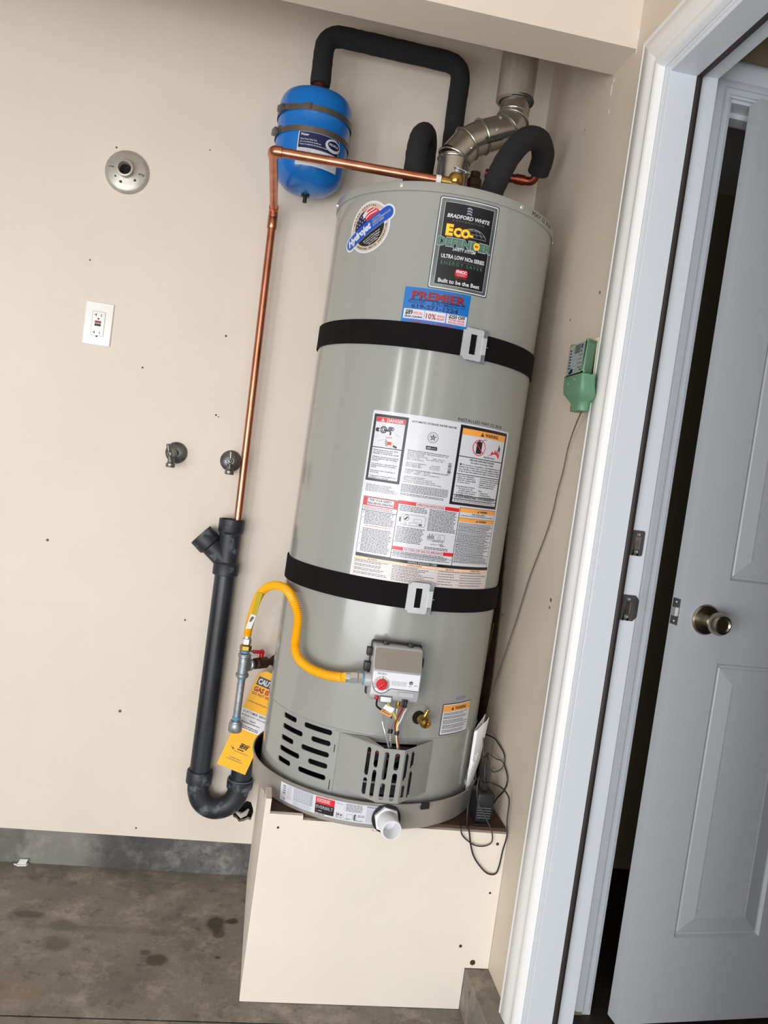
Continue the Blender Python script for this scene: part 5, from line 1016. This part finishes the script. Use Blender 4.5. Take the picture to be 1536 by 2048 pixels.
# ------------------------------------------------------------------ wall fittings on the back wall
ot = empty('outlet', (-1.209, 0, 1.517), 'white wall socket with red and black test buttons', 'socket')
ox, oz = -1.2092, 1.5768
mb = MB(); mb.box(ox-.0378, -.0052, oz-.0600, ox+.0378, -.0003, oz+.0600); mb.build('cover_plate', 'outlet_white', ot, bevel=.0032, bseg=3)
mb = MB(); mb.box(ox-.0172, -.0064, oz-.0335, ox+.0172, -.0040, oz+.0335); rc = mb.build('receptacle', 'outlet_white', ot, bevel=.0006)
mb = MB()
for a in ((ox-.0178, oz-.0341, ox+.0178, oz-.0336), (ox-.0178, oz+.0336, ox+.0178, oz+.0341), (ox-.0178, oz-.0341, ox-.0173, oz+.0341), (ox+.0173, oz-.0341, ox+.0178, oz+.0341)): mb.box(a[0], -.0056, a[1], a[2], -.0050, a[3])
for s in (1, -1):
    z = oz+s*.022+(.002 if s > 0 else -.003)
    mb.box(ox-.0082, -.0068, z-.0042, ox-.0064, -.0062, z+.0042); mb.box(ox-.0122, -.0068, z-.0009, ox-.0064, -.0062, z+.0009); mb.box(ox+.0060, -.0068, z-.0038, ox+.0078, -.0062, z+.0038)
    mb.lathe([(.0026, 0), (.0026, .0006)], (ox, -.0062, z-.0105), (0, -1, 0), 12)
mb.build('socket_slots', 'ink_black', ot, smooth=0)
mb = MB(); mb.box(ox-.0088, -.0078, oz+.0010, ox+.0078, -.0060, oz+.0076); mb.build('test_button', 'ink_dark_red', ot, bevel=.0006); mb = MB(); mb.box(ox-.0088, -.0078, oz-.0072, ox+.0078, -.0060, oz-.0006); mb.build('reset_button', 'ink_black', ot, bevel=.0006)
for s in (1, -1):
    mb = MB(); mb.lathe([(.0032, 0), (.0030, .0010), (.0010, .0012)], (ox, -.0050, oz+s*.0485), (0, -1, 0), 12); mb.build('plate_screw', 'outlet_white', ot)
fl = empty('pipe_flange', (-1.1807, 0, 2.006), 'round dull metal wall flange with an open threaded pipe stub', 'flange')
fx, fz = -1.1805, 2.0058
mb = MB(); mb.lathe([(.0595, .0003), (.0600, .003), (.0585, .007), (.050, .0115), (.035, .0145), (.024, .0165), (.020, .0175)], (fx, 0, fz), (0, -1, 0), 48); mb.build('disc', 'flange_metal', fl, smooth=50)
for s in (-1, 1): mb = MB(); mb.obox((fx+s*.043-.002*s, -.0137, fz+.004*-s), ((1, .06*s, -.08), (0, 1, 0), (.08, 0, 1)), (.0075, .0012, .0028)); mb.build('slot', 'valve_metal', fl, bevel=.001)
mb = MB(); mb.lathe([(.0205, .012), (.0205, .034), (.0225, .035), (.0225, .040), (.0210, .041), (.0180, .041), (.0165, .038), (.0160, .02)], (fx, 0, fz), (0, -1, 0), 32, False); mb.torus((fx, -.036, fz), (0, 1, 0), .0205, .0018, 32, 6); mb.build('pipe_stub', 'flange_metal', fl, smooth=40)
mb = MB(); mb.lathe([(.0001, .021), (.0165, .021)], (fx, 0, fz), (0, -1, 0), 24, False); mb.build('bore', 'dark_void', fl)
for a, r in ((250, .0045), (215, .003), (320, .004)):
    t = math.radians(a); mb = MB(); mb.lathe([(r, 0), (r*.6, .0006)], (fx+.033*math.cos(t), -.0148, fz+.033*math.sin(t)), (0, -1, 0), 9); mb.build('rust_spot', 'iron_brown', fl)
def hose_bib(x, z, hx, hz, label, ang):
    b = empty('washer_valve', (x, 0, z), label, 'tap')
    mb = MB(); mb.lathe([(.0312, .0003), (.0312, .003), (.0295, .006), (.020, .010), (.012, .014)], (x, 0, z), (0, -1, 0), 36); mb.build('escutcheon', 'valve_metal', b, smooth=50)
    e = Vector((hx, -.060, hz)); s0 = Vector((x, -.006, z)); d = (e-s0).normalized()
    mb = MB(); mb.tube([s0, s0.lerp(e, .55), s0.lerp(e, .6), s0.lerp(e, .95)], [.010, .010, .0125, .0105], 16); mid = s0.lerp(e, .72)
    mb.tube([mid, mid+Vector((.001, -.004, -.018)), mid+Vector((.001, -.006, -.030))], [.009, .0095, .0105], 16); mb.lathe([(.0120, 0), (.0132, .002), (.0132, .010), (.0105, .011), (.009, .004)], mid+Vector((.001, -.006, -.039)), (0, 0, 1), 20); mb.build('valve_body', 'valve_metal', b, smooth=45)
    mb = MB(); hc = e+d*.006; t = Vector((math.sin(ang), 0, math.cos(ang)))
    mb.lathe([(.0075, -.008), (.0075, .004), (.0058, .0055), (.0030, .0055)], hc, d, 18); mb.tube([hc+t*.004, hc+t*.016, hc+t*.026, hc+t*.029], [.0035, .0046, .0058, .003], 12); mb.tube([hc-t*.004, hc-t*.016, hc-t*.024, hc-t*.027], [.0035, .0042, .0052, .003], 12); hd = mb.build('tee_handle', 'valve_metal', b, smooth=45)
    mb = MB(); mb.lathe([(.0032, 0), (.0018, .0008)], hc+d*.0056, d, 10); mb.build('handle_screw', 'ink_black', hd)
hose_bib(-.9525, 1.2462, -.9625, 1.2412, 'grey metal washer tap standing alone on the wall', math.radians(-14)); hose_bib(-.7960, 1.2440, -.7945, 1.2445, 'grey metal washer tap beside the copper pipe', math.radians(-2))

# ------------------------------------------------------------------ sprinkler timer on the right wall with its low-voltage wire
tm = empty('sprinkler_timer', (-.02, -.69, 1.47), 'green sprinkler timer box with a small grey screen', 'timer')
ya, yb = -.634, -.737; xf = -.056
mb = MB(); mb.prism([(xf, ya, 1.538), (xf, ya, 1.604), (xf+.003, ya-.003, 1.611), (xf+.003, yb+.003, 1.612), (xf, yb, 1.606), (xf, yb, 1.538)], (0, 0, 0)) if False else None
def timer_ring(x, y0, y1, z0, z1, r=.005):
    out = []
    for cy, cz, a0 in ((y1+r, z1-r, 90), (y0-r, z1-r, 0), (y0-r, z0+r, -90), (y1+r, z0+r, 180)):
        for k in range(4): t = math.radians(a0+90*k/3); out.append((x, cy+(-r*math.cos(t))*-1, cz+r*math.sin(t)))
    return out
mb = MB(); mb.rings([timer_ring(-.019, ya-.002, yb+.038, 1.537, 1.6165), timer_ring(-.030, ya-.002, yb+.026, 1.537, 1.615), timer_ring(xf+.004, ya-.001, yb+.001, 1.5365, 1.6115), timer_ring(xf, ya-.004, yb+.004, 1.5365, 1.6085)]); mb.build('housing', 'timer_green', tm, smooth=40)
mb = MB(); mb.box(-.0185, -.7005, 1.497, -.0006, -.640, 1.624); mb.build('back_plate', 'cream_plastic', tm, bevel=.002)
low = [timer_ring(xf-.0015, ya-.003, yb+.001, 1.507, 1.5360)]
mb = MB(); 
def tb(z, y0, y1, x0, x1, r): return [(x1 if False else (x0+(x1-x0)*(.5-.5*c if True else 0)), 0, z) for c in ()]
def loop(z, y0, y1, x0, x1, r=.008):
    out = []
    for cx, cy, a0 in ((x0-r, y0-r, 0), (x1+r, y0-r, 90), (x1+r, y1+r, 180), (x0-r, y1+r, 270)):
        for k in range(5): t = math.radians(a0+90*k/4); out.append((cx+r*math.cos(t), cy+r*math.sin(t), z))
    return out
mb.rings([loop(1.5362, ya+.001, yb-.001, -.027, xf-.0022, .005), loop(1.512, ya+.0015, yb-.003, -.024, xf-.0022, .007), loop(1.498, ya-.001, yb-.002, -.020, xf-.001, .009), loop(1.487, ya-.010, yb+.006, -.016, xf+.006, .011), loop(1.4805, ya-.018, yb+.016, -.018, xf+.009, .012), loop(1.478, ya-.021, yb+.019, -.019, xf+.010, .012), loop(1.4605, ya-.022, yb+.020, -.019, xf+.0105, .012)])
mb.build('wiring_cover', 'timer_green', tm, smooth=50)
mb = MB(); mb.obox((-.039, yb-.0006, 1.5245), ((1, 0, 0), (0, 1, 0), (0, 0, 1)), (.0006, .0006, .0125)); mb.box(xf-.0026, yb, 1.5360, -.04, ya, 1.5372); mb.build('cover_gap', 'ink_black', tm, smooth=0)
P = Print(lambda x, z, off: (xf-off, -x, z), seg=500, base=.0003)
P.rect(640, 1540, 724, 1606, 'timer_panel', 0, r=3)
P.rect(672, 1584, 704, 1603, 'lcd', 1); P.rect(708, 1592, 716, 1602, 'ink_navy', 1); P.rect(708, 1585, 714, 1589, 'ink_navy', 1)
for i in range(7): P.rect(645+(i % 2)*2, 1592-i*6.5, 655, 1595-i*6.5, 'ink_black' if i < 5 else 'ink_navy', 1)
P.disc(682, 1564, 14, 'ink_light', 1, rx=13); P.ring(682, 1564, 8, 9, 'ink_grey', 2); P.rect(660, 1542, 674, 1552, 'ink_navy', 2, r=2); P.rect(652, 1541, 662, 1547, 'ink_navy', 2)
for i in range(4): P.greek(698, 720, 1580-i*9, 1576-i*9, 4, 'ink_grey', 1, fill=.6); P.disc(706, 1573-i*9, 2.2, 'ink_light', 2)
P.text('SUN', 716, 1544, 4, 'ink_black', 1, align='c'); P.build('control_panel', tm)
for y, z in ((-.700, 1.526), (-.665, 1.519)): mb = MB(); mb.obox((xf-.0028, y, z), ((1, 0, 0), (0, 1, .3), (0, -.3, 1)), (.0003, .004, .0015)); mb.build('scratch', 'ink_light', tm, smooth=0)
tw = smooth_path([(-.030, -.694, 1.4600), (-.018, -.645, 1.4400), (-.012, -.610, 1.408), (-.008, -.5884, 1.3787), (-.006, -.575, 1.33), (-.007, -.5621, 1.284), (-.006, -.548, 1.23), (-.006, -.523, 1.1728), (-.006, -.4583, 1.0652), (-.006, -.425, .99), (-.0075, -.4003, .9255), (-.012, -.3384, .7763), (-.020, -.330, .72), (-.030, -.345, .67), (-.038, -.37, .60)])
mb = MB(); mb.tube(tw, .0016, 7); tag(mb.build('timer_wire', 'wire_grey', origin=(-.03, -.694, 1.46)), 'thin grey wire trailing down the wall from the green timer', 'cable')

# ------------------------------------------------------------------ transformer, loose cables, booklet on the pedestal's right corner
tf = empty('plug_transformer', (-.056, -.495, ZP), 'black plug-in transformer standing on the pedestal corner by wall', 'adapter')
mb = MB(); mb.box(-.0790, -.524, ZP, -.0350, -.470, ZP+.0755); mb.build('transformer_body', 'black_plastic', tf, bevel=.006, bseg=3)
mb = MB()
for k in range(5): mb.box(-.0755, -.5255, ZP+.014+k*.0062, -.0420, -.5238, ZP+.0158+k*.0062)
mb.build('vent_ribs', 'ink_grey', tf, smooth=0)
mb = MB(); mb.box(-.0665, -.505, ZP+.0752, -.0525, -.488, ZP+.094); mb.tube(smooth_path([(-.060, -.497, ZP+.093), (-.062, -.492, ZP+.13), (-.054, -.478, ZP+.16), (-.058, -.462, ZP+.145), (-.064, -.455, ZP+.19)]), .0022, 7); mb.tube(smooth_path([(-.050, -.49, ZP+.075), (-.046, -.486, ZP+.12), (-.052, -.47, ZP+.15), (-.045, -.45, ZP+.12), (-.040, -.46, ZP+.06), (-.030, -.48, ZP+.012)]), .0017, 7); mb.build('lead', 'wire_black', tf)
yc = YP-.008
lp = smooth_path([(-.068, -.535, ZP+.003), (-.100, -.545, ZP+.003), (-.1105, yc-.001, .4720), (-.1135, yc, .5150), (-.1140, yc, .5559), (-.1065, yc, .5744), (-.0898, yc+.002, .5770), (-.0646, yc+.004, .5700), (-.0364, yc+.006, .5596), (-.0166, yc+.010, .5419), (-.0090, yc+.010, .5231), (-.0096, yc+.004, .4796), (-.0060, yc, .4436), (-.011, yc, .4067), (-.0146, yc, .3652), (-.0218, yc, .3482), (-.0415, yc, .3489), (-.0638, yc, .3669), (-.0818, yc, .39), (-.0932, yc, .4182), (-.1010, yc, .448), (-.1040, yc+.012, .4560), (-.1000, -.52, ZP+.004)])
mb = MB(); mb.tube(lp, .0019, 8); tag(mb.build('loose_cable', 'wire_black', origin=(-.06, -.56, .40)), 'black cable in a large drooping loop over the pedestal front, right corner', 'cable')
lp = smooth_path([(-.118, -.53, ZP+.003), (-.1215, yc+.003, .4560), (-.1190, yc, .4420), (-.1069, yc, .4293), (-.0832, yc-.001, .4164), (-.0588, yc-.001, .4157), (-.0421, yc-.001, .4265), (-.0436, yc+.001, .448), (-.0520, yc+.006, .4650), (-.0620, yc+.012, .4800), (-.0810, -.540, .5100), (-.0880, -.535, .5400), (-.0860, -.530, .57)])
mb = MB(); mb.tube(lp, .0016, 8); tag(mb.build('loose_cable', 'wire_black', origin=(-.08, -.55, .42)), 'thin dark cable in a small loop hanging over the pedestal edge', 'cable')
lp = smooth_path([(-.036, -.30, .607), (-.012, -.37, .618), (-.006, -.4065, .614), (-.005, -.4588, .6054), (-.005, -.4693, .5842), (-.005, -.4961, .5723), (-.005, -.5077, .5572), (-.005, -.4938, .5264), (-.008, -.4598, .4914), (-.014, -.44, ZP+.004)])
mb = MB(); mb.tube(lp, .0018, 8); tag(mb.build('loose_cable', 'wire_black', origin=(-.006, -.45, .46)), 'black cable curving against the right wall above the transformer', 'cable')
lp = smooth_path([(-.020, -.39, .580), (-.011, -.4161, .578), (-.009, -.4560, .588), (-.009, -.474, .584), (-.009, -.457, .5649), (-.011, -.4192, .5432), (-.018, -.39, .535), (-.022, -.385, ZP+.004)])
mb = MB(); mb.tube(lp, .0016, 8); tag(mb.build('loose_cable', 'wire_grey', origin=(-.012, -.43, .46)), 'grey cable folded back on itself against the right wall', 'cable')
bk = empty('manual_booklet', (-.078, -.44, ZP+.01), 'white folded manuals in a clear bag wedged between heater and wall', 'booklet')
def gap(r, a): t = math.radians(a); return Vector((HX+r*math.sin(t), HY-r*math.cos(t), 0))
bot = [gap(.2905, 69), gap(.2910, 65), gap(.2905, 61), gap(.2890, 58), gap(.2865, 57), gap(.2850, 58), gap(.2848, 61), gap(.2848, 65), gap(.2848, 69)]
topo = [(-.050, -.428), (-.058, -.441), (-.070, -.4495), (-.0835, -.4555), (-.0885, -.4525), (-.0855, -.4445), (-.076, -.434), (-.064, -.425), (-.054, -.412)]
topz = [.687, .683, .675, .662, .655, .657, .668, .680, .690]
mid = [b.lerp(Vector((x, y, 0)), .06) for b, (x, y) in zip(bot, topo)]
def off_in(pl):
    out = []
    for k, p in enumerate(pl):
        a, b = pl[max(0, k-1)], pl[min(len(pl)-1, k+1)]; d = (b-a); d.z = 0; d.normalize(); out.append(p+Vector((d.y, -d.x, 0))*-.0014)
    return out
def ringpts(pl, zs): 
    A = [Vector((p.x, p.y, z)) for p, z in zip(pl, zs)]; I = off_in(pl); return A+[Vector((p.x, p.y, z)) for p, z in zip(I, zs)][::-1]
TPl = [Vector((x, y, 0)) for x, y in topo]
mb = MB(); mb.rings([ringpts(bot, [ZP+.006]*9), ringpts(mid, [ZP+.068]*9), ringpts([m_.lerp(t_, .55) for m_, t_ in zip(mid, TPl)], [.568+(z-.67)*.5 for z in topz]), ringpts(TPl, topz)])
mb.build('pages', 'paper_white', bk, smooth=30)
def fq(s, t):
    k = 3-s*3; i0 = min(2, int(k)); fr = k-i0
    m0 = mid[i0].lerp(mid[i0+1], fr); t0 = TPl[i0].lerp(TPl[i0+1], fr); tz = topz[i0]+(topz[i0+1]-topz[i0])*fr
    p = m0.lerp(t0, t); return Vector((p.x+.0009, p.y-.0016, (ZP+.068)+(tz-ZP-.068)*t))
mb = MB()
for s0, s1, t0, t1, m in [(.12, .42, .62+.05*k, .642+.05*k, 0) for k in range(6)]+[(.2, .9, .44, .49, 1), (.5, .95, .49, .60, 1), (.7, .95, .60, .78, 1)]:
    mb.add([fq(s0, t0), fq(s1, t0), fq(s1, t1), fq(s0, t1)], [(0, 1, 2, 3)], m)
mb.build('cover_print', ['ink_light', 'ink_grey'], bk, smooth=0)
mb = MB(); PB = [(-.1060, -.462), (-.100, -.468), (-.092, -.463), (-.080, -.446), (-.071, -.426), (-.069, -.410), (-.075, -.400)]
RR = [[(x+.003*math.sin(i*2.1+k*1.7)*(k > 1)+.008*max(0, k-1), y+.003*math.cos(i*1.3+k*2.3)*(k > 1)+.002*max(0, k-1), ZP+.016+k*.034) for i, (x, y) in enumerate(PB)] for k in range(5)]
mb.rings(RR, False, False); mb.build('plastic_sleeve', 'clear_film', bk, smooth=60)
# yellow strip stuck on the heater's right side
yt = MB(); t0_ = math.radians(74); sheet(yt, [R*math.radians(a) for a in (73.5, 75, 77, 79, 81)], [], .345, .47, lambda x, z, d: on_cyl(x, z, .0010+(.006*(z-.345)/.13)), 0)
o = yt.build('energy_guide', 'tape_yellow', wh, smooth=0, fix=False); o['label'] = 'yellow paper strip'
# torn paper on the floor against the footing
pc = MB(); pc.prism([(-1.262, -.012, .0008), (-1.248, -.020, .0008), (-1.226, -.016, .0008), (-1.223, -.006, .0008), (-1.243, -.004, .0008)], (0, .001, .003)); pc.prism([(-1.252, -.014, .004), (-1.229, -.014, .004), (-1.226, -.004, .0145), (-1.248, -.003, .013)], (0, .0004, .0006))
tag(pc.build('paper_scrap', 'paper_scrap', smooth=0, origin=(-1.243, -.012, 0)), 'torn white paper scrap on the concrete floor by the footing', 'scrap')
# repeats of a kind share a group
for o in COL.objects:
    if o.parent is None:
        for key, g in (('seismic_strap', 'black straps round the water heater'), ('washer_valve', 'washer taps on the back wall'), ('insulated_pipe', 'foam covered pipes above the heater'), ('loose_cable', 'loose cables at the pedestal corner')):
            if o.name.split('.')[0] == key: o['group'] = g
